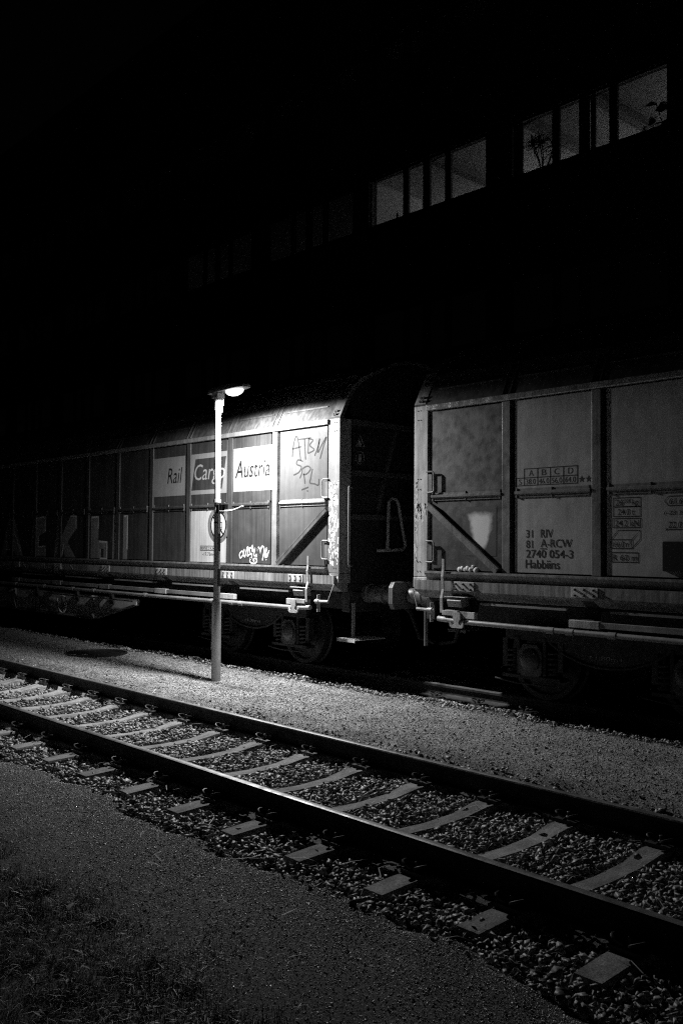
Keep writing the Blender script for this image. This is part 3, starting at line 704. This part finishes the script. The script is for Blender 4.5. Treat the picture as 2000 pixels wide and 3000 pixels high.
    for s in (1, -1): MB().obox((X(.0), TRACK_B - s * .42, 3.39), (X(.0), TRACK_B - s * .75, 2.3), .055, .05, up=(1, 0, 0)).build('end_brace', P_FRAMED, t)
    sp = MB(); sp.box(X(-.006), X(.026), 8.225, 8.47, 2.87, 3.31); sn = sp.build('warning_sign', P_TEXT, t)
    if sg < 0:
        sm = MB(); xx = X(-.009)
        def loop(pts, w):
            for p, q in zip(pts, pts[1:] + pts[:1]): sm.obox((xx, *p), (xx, *q), .003, w, up=(1, 0, 0))
        loop([(8.27, 3.13), (8.42, 3.13), (8.345, 3.28)], .014)
        loop([(8.345 + .075 * math.cos(k * PI / 8), 2.985 + .085 * math.sin(k * PI / 8)) for k in range(16)], .012)
        sm.box(xx - .002, xx + .002, 8.32, 8.37, 2.93, 3.03); sm.add([(xx, 8.31, 3.145), (xx, 8.38, 3.145), (xx, 8.33, 3.23)], [(0, 1, 2)])
        sm.build('sign_symbols', P_GREY, sn)
    if sg < 0:
        gr = MB(); gr.tube([(X(.03), 8.25, 2.585), (X(-.15), 8.03, 2.585), (X(-.15), 8.025, 2.57), (X(-.15), 8.025, 1.59), (X(-.15), 8.03, 1.575), (X(.03), 8.25, 1.575)], .010, 8); gr.build('grab_rail', P_WHITE, t, True)
    lo = MB(); lo.tube([(X(-.02), 8.66, 1.775), (X(-.1), 8.70, 1.775), (X(-.1), 9.06, 1.79), (X(-.1), 9.11, 1.84), (X(-.1), 8.97, 2.40), (X(-.1), 8.93, 2.46), (X(-.1), 8.85, 2.465), (X(-.1), 8.79, 2.42), (X(-.1), 8.77, 1.775)], .021, 8); lo.build('loop_handrail', P_GREY, t, True)
    # headstock, buffers, coupling, step
    MB().box(X(.02), X(.16), 8.2, 2 * TRACK_B - 8.2, .98, 1.24).build('headstock', P_UNDER, t, bevel=.01)
    for s in (-1, 1):
        yb = TRACK_B + s * .875; zb = RAIL_TOP + 1.06
        bf = MB(); bf.lathe([(.13, .0), (.13, .06), (.115, .07), (.115, .30), (.125, .31), (.125, .34), (.095, .345), (.095, .56)] if sg > 0 else [(.13, .0), (.13, -.06), (.115, -.07), (.115, -.30), (.125, -.31), (.125, -.34), (.095, -.345), (.095, -.56)], (X(.02), yb, zb), 'x', 20)
        bf.v = [(2 * X(.02) - a, b, c) for a, b, c in bf.v]
        bo_ = bf.build('buffer', P_BUFFER, t, True)
        pw = [(.27, .1), (.23, .17), (-.23, .17), (-.27, .1), (-.27, -.1), (-.23, -.17), (.23, -.17), (.27, -.1)]
        MB().prism([(yb + a, zb + b) for a, b in pw], X(-.612), X(-.652)).build('buffer_plate', P_BUFFER, bo_, bevel=.008)
        st = MB(); st.obox((X(-.02), 8.24 if s < 0 else 10.6, 1.1), (X(-.02), 8.24 if s < 0 else 10.6, .66), .012, .05, up=(0, 1, 0)); st.build('step_hanger', P_MID, t)
        if sg > 0 and s < 0: continue
        ys = (8.08, 8.62) if s < 0 else (10.22, 10.76)
        sm = MB(); sm.box(X(-.22), X(.1), ys[0], ys[1], .635, .645); sm.box(X(-.225), X(.105), ys[0] - .008, ys[0], .615, .655)
        for k in range(6): sm.box(X(-.2 + .055 * k), X(-.185 + .055 * k), ys[0] + .01, ys[1], .646, .656)
        sm.build('step', P_STEEL, t)
    hk = MB(); hk.tube([(X(.1), TRACK_B, 1.2), (X(-.18), TRACK_B, 1.2), (X(-.27), TRACK_B, 1.25), (X(-.22), TRACK_B, 1.3)], .035, 8); hk.tube([(X(-.2), TRACK_B, 1.2), (X(-.64), TRACK_B, 1.08)], .03, 8); hk.tube([(X(.0), TRACK_B - .3, 1.05), (X(-.2), TRACK_B - .3, .95), (X(-.35), TRACK_B - .28, .62), (X(-.6), TRACK_B - .28, .58)], .025, 8); hk.build('coupling', P_UNDER, t, True)
    # underframe
    uf = MB(); uf.box(X(.16), X(BODY - .16), 8.55, 10.29, .98, 1.23); uf.box(X(.16), X(BODY - .16), 8.12, 10.72, 1.21, 1.235); uf.build('underframe', P_UNDER, t)
    gy = 8.09
    if True:
        u0 = 6.62; pr = [(5.17, .81), (u0, .485), (BODY - u0, .485), (BODY - 5.17, .81), (BODY - 5.17, .9), (5.17, .9)]
        g = MB(); g.prismy([(X(a), z) for a, z in pr], gy, gy + .06); g.build('side_girder', P_GREY, t)
        fl = MB(); 
        for p, q in zip(pr[:3], pr[1:4]): fl.obox((X(p[0]), gy + .0, p[1] - .006), (X(q[0]), gy + .0, q[1] - .006), .12, .012)
        fl.build('girder_flange', P_MID, t)
        for u in (6.66, 10.0, 12, BODY - 6.66): MB().box(X(u - .012), X(u + .012), gy - .05, gy, .49, .9).build('girder_stiffener', P_MID, t)
        wh = MB(); c = (X(7.71), gy - .09, .69)
        wh.tube([(c[0] + .16 * math.cos(a), c[1], c[2] + .16 * math.sin(a)) for a in [2 * PI * k / 28 for k in range(29)]], .012, 8)
        hw = wh.build('handwheel', P_SPRAY, t, True)
        spk = MB()
        for k in range(4): a = .4 + k * PI / 2; spk.obox((c[0], c[1], c[2]), (c[0] + .155 * math.cos(a), c[1], c[2] + .155 * math.sin(a)), .016, .02, up=(0, 1, 0))
        spk.tube([c, (c[0], gy, c[2])], .02, 8); spk.build('spokes', P_MID, hw)
        lp = MB(); lp.box(X(8.1), X(9.98), gy - .008, gy - .002, .52, .78); lp.build('light_board', P_PLATE, t)
        if sg < 0:
            gl = MB()
            for (a, b) in ((8.85, .7), (8.86, .6), (9.05, .68), (9.07, .58), (9.2, .72)): gl.ribbon([(X(b_) , z_) for b_, z_ in ((a + .03, b), (a, b - .05), (a - .02, b - .02), (a + .015, b - .1), (a + .02, b - .14))], .022, gy - .012)
            for k in range(4): gl.ribbon([(X(8.73), .735 - .05 * k), (X(8.48), .735 - .05 * k)], .006, gy - .012)
            for q in (8.73, 8.6, 8.48): gl.ribbon([(X(q), .74), (X(q), .58)], .006, gy - .012)
            gl.build('stencil_marks', P_TEXT, t)
        for k, (a, b) in enumerate(((7.2, 7.26), (8.9, 8.95), (10.3, 10.35), (5.9, 5.98))): MB().box(X(a), X(b), gy - .06, gy + .02, .78, .95).build('pipe_support', P_UNDER, t)
        MB().tube([(X(5.2), gy - .06, .865), (X(8.6), gy - .06, .86)], .011, 8).build('brake_rod', P_PIPE, t, True)
    for u in (2.31, BODY - 2.31): bogie(t, X(u), sg)
    MB().box(X(.1), X(BODY - .1), 2 * TRACK_B - YW - .05, 2 * TRACK_B - YW, 1.24, 3.48).build('far_side_wall', P_DARK, t)
    return t, X
left, XL = wagon(-8.83, -1, 'dark sliding-wall freight wagon with white lettered panels behind the lamp post',
                 lambda i, up: P_LIGHT if i == 0 else P_DARK, paint('frame_dark', .07, .45, .4, .3, .3, .4, .15), paint('post_lamp_toned', .22, .5, .3, .2, .2, .3, .1), paint('brace_dark', .10, .5, .3, .3, .3, .3, .15))  # left post colour darkened to offset the strong light of the close lamp
P_LOWDARK = paint('wagon_lowdark', .10, .4, .2, .4, .25, .5, .12)
P_PATCH = flat('fresh_white', .88, .4, .5)
P_MIDDARK = paint('wagon_middark', .115, .4, .2, .4, .25, .5, .12)
right, XR = wagon(-7.53, 1, 'grey sliding-wall freight wagon with stencilled load table and wagon number',
                  lambda i, up: (P_MIDDARK if up else P_LOWDARK) if i == 0 else P_GREY, P_FRAME, P_POST, P_FRAME)

# ---- lettering and marks, left wagon
YT = YP - .0012
def settle(t, before, dx):
    for o in t.children:
        if o.name not in before and o.name.split('.')[0] not in ('spray_scribble', 'skirt_graffiti'): o.location.x += dx
def quad(name, pts, mat, parent, y): return MB().poly(pts, y).build(name, mat, parent)
def letters(name, s, box, mat, parent, y=YT - .001, shear=0, bold=.0): return text_mesh(s, *box, y, shear, bold).build(name, mat, parent)
def left_marks():
    t = left
    quad('white_field', [(-13.44, 2.60), (-12.52, 2.60), (-12.52, 3.222), (-13.44, 3.222)], P_WHITE, t, YT)
    letters('lettering', 'Rail', (-13.03, -12.60, 2.80, 3.045), P_TEXT, t, shear=.2)
    quad('white_field', [(-12.345, 2.60), (-11.40, 2.60), (-11.40, 3.222), (-12.345, 3.222)], P_WHITE, t, YT)
    quad('dark_field', [(-12.335, 2.665), (-11.52, 2.665), (-11.42, 3.145), (-12.23, 3.145)], P_DARK, t, YT - .0007)
    letters('lettering', 'Cargo', (-12.25, -11.45, 2.74, 3.06), P_GREY, t, YT - .002, .2)
    quad('white_field', [(-11.235, 2.605), (-10.30, 2.605), (-10.30, 3.235), (-11.235, 3.235)], P_WHITE, t, YT)
    letters('lettering', 'Austria', (-11.19, -10.37, 2.80, 3.05), P_TEXT, t, shear=.2, bold=.006)
    quad('white_field', [(-12.34, 1.57), (-11.40, 1.57), (-11.40, 2.345), (-12.34, 2.345)], paint('placard_white', .66, .5, .2, .1, .1, .3, .05), t, YT)
    g = MB(); c = (-11.60, 2.125); ring = lambda r: [(c[0] + r * math.cos(a), c[1] + r * 1.0 * math.sin(a)) for a in [2 * PI * k / 36 for k in range(37)]]
    g.ribbon(ring(.195), .03, YT - .0014); g.ribbon([(c[0] - .14, c[1] + .13), (c[0] + .13, c[1] - .14)], .025, YT - .0018)
    g.ribbon([(c[0] - .1, c[1] - .06), (c[0] + .1, c[1] - .06)], .012, YT - .0014); g.poly([(c[0] - .09, c[1] - .04), (c[0] - .02, c[1] - .04), (c[0] - .02, c[1] + .04), (c[0] - .09, c[1] + .04)], YT - .0014)
    frame_rect(g, c[0] + .02, c[0] + .09, c[1] - .04, c[1] + .04, .01, YT - .0014); g.ribbon([(c[0] - .02, c[1]), (c[0] + .02, c[1])], .01, YT - .0014)
    g.build('prohibition_mark', P_TEXT, t)
    h = MB(); h.ribbon(ring(.245), .06, YT - .0007); h.build('overspray_ring', P_FRAME, t)
    fr = MB(); frame_rect(fr, -12.07, -11.68, 1.745, 1.812, .008, YT - .001); fr.ribbon([(-11.905, 1.745), (-11.905, 1.812)], .008, YT - .001); fr.build('print_frame', P_TEXT, t)
    letters('lettering', 'BREVITh', (-12.06, -11.915, 1.757, 1.80), P_TEXT, t, bold=.01); letters('lettering', '12 K34', (-11.895, -11.69, 1.757, 1.80), P_TEXT, t, bold=.01)
    letters('lettering', '-17.73m-', (-12.01, -11.70, 1.667, 1.715), P_TEXT, t, bold=.01)
    # graffiti
    thin = flat('marker_grey', .028, .7, .1)
    g = MB()
    def curve(pts, n=6):
        out = []
        for i in range(len(pts) - 1):
            p0, p1, p2, p3 = pts[max(i - 1, 0)], pts[i], pts[i + 1], pts[min(i + 2, len(pts) - 1)]
            for k in range(n):
                t_ = k / n; out.append(tuple(.5 * (2 * p1[a] + (p2[a] - p0[a]) * t_ + (2 * p0[a] - 5 * p1[a] + 4 * p2[a] - p3[a]) * t_ ** 2 + (3 * p1[a] - p0[a] - 3 * p2[a] + p3[a]) * t_ ** 3) for a in (0, 1)))
        return out + [pts[-1]]
    for st in ([(-9.884, 3.03), (-9.858, 3.20), (-9.80, 3.31), (-9.75, 3.2), (-9.705, 2.97)], [(-9.885, 3.14), (-9.70, 3.16)], [(-9.76, 3.26), (-9.50, 3.262)], [(-9.63, 3.26), (-9.615, 3.1), (-9.603, 2.98)],
               [(-9.545, 3.26), (-9.555, 3.06)], [(-9.545, 3.252), (-9.456, 3.23), (-9.52, 3.165), (-9.43, 3.10), (-9.555, 3.06)], [(-9.42, 3.02), (-9.35, 3.14), (-9.32, 3.24), (-9.36, 3.06), (-9.28, 3.15), (-9.19, 3.25), (-9.25, 3.12), (-9.31, 2.97)],
               [(-9.66, 2.96), (-9.76, 2.985), (-9.79, 2.93), (-9.69, 2.89), (-9.74, 2.82), (-9.85, 2.785)], [(-9.72, 2.735), (-9.68, 2.80), (-9.667, 2.86), (-9.56, 2.89), (-9.50, 2.85), (-9.575, 2.79), (-9.65, 2.78)], [(-9.64, 2.80), (-9.61, 2.66)], [(-9.46, 2.85), (-9.50, 2.72), (-9.51, 2.665), (-9.42, 2.65), (-9.34, 2.63), (-9.33, 2.71)], [(-9.68, 2.58), (-9.54, 2.61)], [(-9.57, 2.565), (-9.55, 2.555)]):
        g.ribbon(curve(st), .018, YT - .001)
    g.build('marker_graffiti', thin, t)
    g = MB()
    for st in ([(-11.0, 1.75), (-11.06, 1.70), (-11.04, 1.645), (-10.98, 1.69), (-10.94, 1.77), (-10.98, 1.72), (-10.93, 1.655)], [(-10.93, 1.655), (-10.88, 1.79), (-10.85, 1.79), (-10.87, 1.68), (-10.82, 1.70)], [(-10.76, 1.80), (-10.82, 1.78), (-10.80, 1.70), (-10.745, 1.76), (-10.76, 1.83), (-10.77, 1.66), (-10.81, 1.645)],
               [(-10.73, 1.74), (-10.69, 1.79), (-10.72, 1.69), (-10.66, 1.70), (-10.62, 1.80)], [(-10.66, 1.66), (-10.62, 1.80), (-10.57, 1.75), (-10.58, 1.67), (-10.54, 1.81), (-10.48, 1.78), (-10.52, 1.62)], [(-10.48, 1.70), (-10.42, 1.80), (-10.46, 1.66), (-10.40, 1.72)], [(-10.37, 1.76), (-10.42, 1.66)], [(-10.435, 1.635), (-10.43, 1.625)],
               [(-10.70, 1.605), (-10.73, 1.615), (-10.72, 1.64), (-10.66, 1.64), (-10.65, 1.60), (-10.70, 1.575), (-10.78, 1.58), (-10.81, 1.61), (-10.78, 1.65)]):
        g.ribbon(curve(st), .02, YT - .001)
    g.build('spray_graffiti', P_SPRAY, t)
    # big block letters with bright outlines towards the far end
    fill = paint('spray_grey', .36, .55, .3, .3, .2, .3, .05)
    blocks = [[(-19.55, 1.57), (-19.2, 2.34), (-18.88, 2.33), (-18.46, 1.57), (-18.82, 1.57), (-18.9, 1.7), (-19.25, 1.7), (-19.3, 1.57)],
              [(-18.12, 1.57), (-18.0, 2.32), (-17.42, 2.34), (-17.42, 2.05), (-17.74, 1.96), (-17.74, 1.75), (-17.42, 1.77), (-17.42, 1.57)],
              [(-17.05, 1.57), (-16.92, 2.34), (-16.8, 2.34), (-16.8, 1.9), (-16.4, 2.34), (-16.16, 2.34), (-16.16, 2.1), (-16.5, 1.85), (-16.16, 1.57), (-16.6, 1.57), (-16.72, 1.8), (-16.8, 1.57)],
              [(-15.58, 1.57), (-15.58, 2.31), (-15.3, 2.31), (-15.3, 1.87), (-14.96, 1.87), (-14.96, 1.57), (-15.1, 1.57), (-15.1, 1.74), (-15.22, 1.74), (-15.22, 1.57)],
              [(-14.42, 1.57), (-14.42, 2.32), (-14.27, 2.32), (-14.27, 1.57)]]
    cuts = [XL(1.34 + 1.1 * i) for i in range(10)]
    for b in blocks: MB().poly(b, YT).build('block_graffiti', fill, t)
    MB().poly([(-14.78, 1.57), (-14.62, 1.57), (-14.62, 2.34), (-14.78, 2.34)], YT).build('block_graffiti', fill, t)
    g = MB()
    for st in ([(-18.90, 2.05), (-18.5, 1.57)], [(-19.26, 1.83), (-19.33, 1.69), (-18.93, 1.69)], [(-17.9, 2.31), (-17.44, 2.35), (-17.44, 2.06)], [(-17.74, 1.95), (-17.74, 1.75), (-17.44, 1.77), (-17.44, 1.58)], [(-16.4, 2.34), (-16.16, 2.34), (-16.16, 2.1)], [(-16.66, 1.82), (-16.72, 1.58)], [(-15.56, 2.30), (-15.31, 2.31), (-15.31, 2.1)], [(-15.28, 1.87), (-14.98, 1.86), (-14.98, 1.57), (-15.22, 1.57), (-15.22, 1.73)], [(-14.4, 2.30), (-14.28, 2.31), (-14.28, 1.74)]):
        MB().ribbon(st, .036, YT - .001).build('graffiti_outline', P_SPRAY, t)
    g = MB(); ys = 7.9525
    for st in ([(-18.22, 1.45), (-18.1, 1.345)], [(-16.80, 1.365), (-16.48, 1.36), (-16.5, 1.45)], [(-17.26, 1.45), (-17.24, 1.345)], [(-16.15, 1.43), (-16.05, 1.36)]): MB().ribbon(st, .028, ys).build('skirt_graffiti', P_SPRAY, t)
    for a, b in ((-15.5, -14.95), (-14.8, -14.25), (-19.3, -18.3), (-17.9, -17.3)): MB().poly([(a, 1.345), (b, 1.345), (b, 1.448), (a, 1.448)], ys + .002).build('skirt_graffiti', fill, t)
    scribble(t, -9.03, -8.845, 1.56, 2.67, 95)
    scribble(t, -9.03, -8.85, 1.375, 1.465, 14, YW - .0048)
def scribble(t, x0, x1, z0, z1, n, y=YW - .0008):
    g = MB(); r = random.Random(n)
    for k in range(n):
        x = r.uniform(x0, x1); z = r.uniform(z0, z1); d = r.uniform(.03, .12) * min(1, (z1 - z0) * 4); q = r.uniform(-.04, .04)
        z = min(z, z1 - d); x2 = min(max(x + q, x0), x1)
        g.ribbon([(x, z), (lerp(x, x2, .4), z + d * .5), (x2, z + d)], r.uniform(.008, .018), y)
    g.build('spray_scribble', P_SPRAY, t)
_b = {o.name for o in left.children}; left_marks(); settle(left, _b, .077)
def right_marks():
    t = right; y = YT
    g = MB()
    for z, a, b in ((2.66, -6.004, -5.354), (2.566, -6.106, -5.354), (2.486, -6.106, -5.354)): g.ribbon([(a - .005, z), (b + .005, z)], .010, y)
    for x, top in ((-6.106, 2.566), (-6.004, 2.66), (-5.835, 2.66), (-5.678, 2.66), (-5.519, 2.66), (-5.354, 2.66)): g.ribbon([(x, 2.486), (x, top)], .010, y)
    g.build('load_table', P_TEXT, t)
    for s, x in zip('ABCD', (-5.945, -5.785, -5.63, -5.465)): letters('lettering', s, (x, x + .06, 2.585, 2.645), P_TEXT, t, y)
    for s, x in zip(('38.0', '46.0', '56.0', '64.0'), (-5.985, -5.82, -5.662, -5.50)): letters('lettering', s, (x, x + .125, 2.497, 2.553), P_TEXT, t, y)
    letters('lettering', 'S', (-6.075, -6.035, 2.497, 2.553), P_TEXT, t, y)
    for x in (-5.305, -5.225):
        g = MB(); g.poly([(x + (.04 if k % 2 == 0 else .016) * math.sin(k * PI / 5), 2.522 + (.04 if k % 2 == 0 else .016) * math.cos(k * PI / 5)) for k in range(10)], y); g.build('star', P_TEXT, t)
    for s, b in (('31', (-5.98, -5.896, 1.939, 2.021)), ('RIV', (-5.797, -5.646, 1.939, 2.025)), ('81', (-5.98, -5.896, 1.831, 1.913)), ('A-RCW', (-5.797, -5.42, 1.84, 1.924)), ('2740 054-3', (-5.98, -5.406, 1.731, 1.815)), ('Habbiins', (-5.987, -5.566, 1.62, 1.712)),
                 ('24.0 t', (-4.902, -4.73, 2.157, 2.215)), ('24.2 kN', (-4.933, -4.682, 2.047, 2.108)), ('166.0m³', (-4.969, -4.767, 1.849, 1.907)), ('R 60 m', (-4.961, -4.695, 1.72, 1.778)), ('26', (-4.931, -4.845, 2.247, 2.308)), ('000', (-4.838, -4.762, 2.27, 2.308)), ('kg', (-4.752, -4.694, 2.238, 2.306)),
                 ('61.6m²', (-4.374, -4.15, 2.248, 2.304)), ('(-23.36 m-)', (-4.424, -4.08, 2.14, 2.188)), ('22.0 m', (-4.382, -4.17, 2.028, 2.088))):
        letters('lettering', s, b, P_TEXT, t, y, bold=.008 if len(s) > 5 and b[3] - b[2] > .08 else .004)
    MB().ribbon([(-5.80, 1.826), (-5.72, 1.826)], .009, y).build('underline', P_TEXT, t)
    for b in ((-4.951, -4.668, 2.236, 2.322), (-4.951, -4.668, 2.143, 2.236), (-4.957, -4.664, 2.036, 2.124), (-4.973, -4.687, 1.706, 1.797)):
        g = MB(); frame_rect(g, *b, .008, y); g.build('print_frame', P_TEXT, t)
    g = MB(); frame_rect(g, -4.98, -4.755, 1.837, 1.921, .008, y)
    for st in ([(-4.98, 1.921), (-4.902, 2.01), (-4.668, 2.01), (-4.755, 1.921)], [(-4.668, 2.01), (-4.668, 1.925), (-4.755, 1.837)]): g.ribbon(st, .008, y)
    g.build('volume_symbol', P_TEXT, t)
    MB().ribbon([(-4.1, 2.322), (-4.381, 2.322), (-4.419, 2.277), (-4.381, 2.235), (-4.1, 2.235)], .008, y).build('arrow_frame', P_TEXT, t)
    g = MB(); g.ribbon([(-4.405, 2.015), (-4.05, 2.015)], .008, y); g.ribbon([(-4.405, 2.03), (-4.405, 2.0)], .008, y); g.build('length_bar', P_TEXT, t)
    MB().box(-4.43, -4.02, YP - .03, YP - .0, 1.63, 1.905).build('label_holder', flat('holder_black', .02, .4), t, bevel=.006)
    # pale patch fading out at its edges, foam residue below
    blob = lambda pts: [(a, b) for a, b in pts]
    m, nt_, p = nt('sprayed_patch')
    sx = nt_.nodes.new('ShaderNodeSeparateXYZ'); nt_.links.new(nt_.nodes.new('ShaderNodeNewGeometry').outputs['Position'], sx.inputs[0])
    dz = op(nt_, 'DIVIDE', op(nt_, 'SUBTRACT', sx.outputs['Z'], 2.01), .185)
    dx = op(nt_, 'DIVIDE', op(nt_, 'SUBTRACT', op(nt_, 'SUBTRACT', sx.outputs['X'], -6.545), mul(nt_, dz, .0)), op(nt_, 'ADD', .125, mul(nt_, dz, .05)))
    d = op(nt_, 'POWER', op(nt_, 'ADD', op(nt_, 'POWER', op(nt_, 'ABSOLUTE', dx), 4), op(nt_, 'POWER', op(nt_, 'ABSOLUTE', dz), 4)), .25)
    d = op(nt_, 'ADD', d, mul(nt_, op(nt_, 'SUBTRACT', noise(nt_, mapped(nt_, (1, 1, 1)), 9, 5), .5), .7))
    nt_.links.new(ramp(nt_, d, .78, 1.22, .9, .10), p.inputs['Base Color']); p.inputs['Roughness'].default_value = .4
    MB().poly([(-6.80, 1.74), (-6.37, 1.74), (-6.37, 2.28), (-6.80, 2.28)], y).build('pale_patch', m, t)
    g = MB()
    for k in range(7): g.lathe([(.03 - .004 * (k % 3), 0), (.03 - .004 * (k % 3), -.02), (.015, -.028)], (-6.87 + .038 * k, YP - .003, 1.585 + .012 * (k % 2) + (.02 if k == 5 else 0)), 'y', 9)
    g.build('foam_residue', P_SPRAY, t, True)
    scribble(t, -7.515, -7.47, 1.62, 2.6, 26); scribble(t, -7.515, -7.335, 2.11, 2.34, 34); scribble(t, -7.47, -7.42, 1.375, 1.465, 6, YW - .0048)
_b = {o.name for o in right.children}; right_marks(); settle(right, _b, .04)

# ------------------------------------------------------------------ factory building behind
def building():
    YB = 16.0; D = 6.2; x0, x1 = -46.0, 12.0; unit, gap, left0 = 3.72, .57, -16.67
    rows = [6.35, 9.75, 13.15]; H = 1.22
    t = thing('factory_building', (-12, YB, 0), 'dark factory building with lit upper windows behind the wagons', 'building')
    wall = concrete('facade_plaster', .06)
    inner = flat('room_white', .55); fr_m = flat('window_frame', .05)
    ks = range(-6, 5)
    spans = [(left0 + (unit + gap) * k, left0 + (unit + gap) * k + unit) for k in ks]
    mb = MB(); zz = 0.0
    for r in rows: mb.box(x0, x1, YB, YB + .3, zz, r); zz = r + H
    mb.box(x0, x1, YB, YB + .3, zz, 18.5); mb.build('wall', wall, t)
    for r in rows:
        e = [x0] + [q for s in spans for q in s] + [x1]
        for a, b in zip(e[0::2], e[1::2]): MB().box(a, b, YB + .002, YB + .298, r, r + H).build('pier', wall, t)
        MB().box(x0, x1, YB - .08, YB - .002, r - .1, r - .03).build('sill_course', wall, t)
    cuts = [0, 1.10, 1.28, 1.75, 1.97, 2.44, 2.62, 3.72]
    fm = MB(); fm.box(0, unit, .1, .16, 0, .035); fm.box(0, unit, .1, .16, H - .035, H)
    for a, b in ((0, .03), (1.1, 1.28), (1.75, 1.97), (2.44, 2.62), (unit - .03, unit)): fm.box(a, b, .1, .16, .035, H - .035)
    fme = fm.mesh('window', fr_m); G = glass('pane_glass')
    pm = [MB().box(a + .001, b - .001, .125, .133, .036, H - .036).mesh('pane', G) for a, b in ((.03, 1.1), (1.28, 1.75), (1.97, 2.44), (2.62, unit - .03))]
    for r in rows:
        for s in spans:
            if s[1] > x1 - 1: continue
            w = link('window', fme, t, (s[0] + 12, 0, r))
            for m in pm: link('pane', m, w)
    # storeys: slabs, back wall, partitions
    for z0, z1 in ((5.0, 5.25), (7.72, 8.55), (11.12, 12.0), (14.5, 14.8)): MB().box(x0, x1, YB + .301, YB + D, z0, z1).build('floor_slab', inner, t)
    MB().box(x0, x1, YB + D, YB + D + .2, 0, 18.5).build('back_wall', inner, t)
    MB().box(x0, x1, YB, YB + D + .2, 18.5, 18.7).build('roof_slab', wall, t)
    for x in (-17.1, -8.3, -25.6, 2.0): MB().box(x, x + .15, YB + .302, YB + D - .002, 8.551, 11.119).build('partition', inner, t)
    bm_ = flat('beam_grey', .16)
    for x in (-14.8, -12.1, -10.45): MB().box(x - .12, x + .12, YB + .31, YB + 5.9, 10.95, 11.118).build('ceiling_beam', bm_, t)
    for a, b in ((-12.35, -12.1), (-10.42, -10.31)): MB().box(a, b, YB + .2, YB + .23, 9.76, 10.96).build('curtain', fr_m, t)
    # ceiling lamps deep in the bright room; the dim room's are added fill
    E1 = emit('room_tube', ROOM_POWER); E2 = emit('dim_fill_tube', ROOM_POWER * .04)
    def tube_lamp(x, y, m, lab, grp):
        l = thing('ceiling_lamp', (x, y, 11.11), lab, 'ceiling lamp', grp)
        MB().box(x - .7, x + .7, y - .05, y + .05, 10.60, 10.648).build('fitting', inner, l); MB().tube([(x - .68, y, 10.70), (x + .68, y, 10.70)], .045, 8).build('tube', m, l)
        for q in (-.5, .5): MB().tube([(x + q, y + .052, 10.64), (x + q, y + .052, 11.12)], .008, 5).build('rod', inner, l)
    for x in (-15.6, -13.4, -11.2, -9.3): tube_lamp(x, YB + 4.9, E1, 'lit tube lamp hanging deep in the bright upstairs room', 'tube lamps in the bright upstairs room')
    for x in (-22.8, -19.2): tube_lamp(x, YB + 5.2, E2, 'dim tube lamp in the darker upstairs room', 'tube lamps in the dim upstairs room')
    # plants on the window sills
    dark_leaf = flat('plant_leaf', .03)
    def spiky(x, h, n, lab):
        p = thing('potted_plant', (x, YB + .42, 9.75), lab, 'potted plant', None)
        MB().lathe([(.06, 0), (.085, .14), (.09, .15)], (x, YB + .42, 9.66), 'z', 14).build('pot', dark_leaf, p)
        st = MB(); heads = []
        for k in range(n):
            hx = x + random.uniform(-.3, .3) * (n > 1); hz = 9.8 + h * random.uniform(.45, 1.0); st.tube([(x, YB + .42, 9.76), ((x + hx) / 2 + .03, YB + .42, (9.76 + hz) / 2), (hx, YB + .42, hz)], .012, 5); heads.append((hx, hz))
        st.build('stem', dark_leaf, p)
        for hx, hz in heads:
            lf = MB()
            for q in range(22):
                a = random.uniform(0, 2 * PI); e = random.uniform(-.5, 1.3); d = Vector((math.cos(a) * math.cos(e), math.sin(a) * math.cos(e) * .5, math.sin(e))) * random.uniform(.22, .36) * min(1, h * 1.6)
                b = Vector((hx, YB + .42, hz)); lf.obox(b, b + d * .6, .024, .004); lf.obox(b + d * .6, b + d + Vector((0, 0, -.05)), .016, .004)
            lf.build('leaf_tuft', dark_leaf, p)
    spiky(-11.75, .75, 6, 'tall spiky dracaena with several tufts on the window sill'); spiky(-14.95, .08, 1, 'small spiky plant low on the sill of a narrow window'); spiky(-13.25, .06, 1, 'tiny low plant on the sill of the wide window'); 
    p = thing('potted_plant', (-16.05, YB + .42, 9.75), 'single slender cactus on the window sill', 'potted plant')
    MB().lathe([(.025, 0), (.03, .1), (.028, .3), (.012, .34)], (-16.05, YB + .4, 9.74), 'z', 10).build('stem', dark_leaf, p, True)
    p = thing('potted_plant', (-8.95, YB + .42, 9.75), 'broad-leaved rubber plant at the window edge', 'potted plant')
    st = MB(); lm = leaf_shape(.26, .15, .5, dark_leaf)
    for k in range(5):
        tip = (-8.95 + random.uniform(-.35, .3), YB + .42, 10.2 + random.uniform(-.15, .3)); st.tube([(-8.9, YB + .42, 9.72), tip], .01, 5)
        for q in range(6):
            l = link('leaf', lm, p, (lerp(-8.9, tip[0], .4 + .11 * q) + 8.95, 0, lerp(9.72, tip[2], .4 + .11 * q) - 9.75)); l.rotation_euler = (random.uniform(-1.2, 1.2), random.uniform(-.3, .9), random.choice((0, PI)) + random.uniform(-.7, .7))
    st.build('stem', dark_leaf, p)
building()
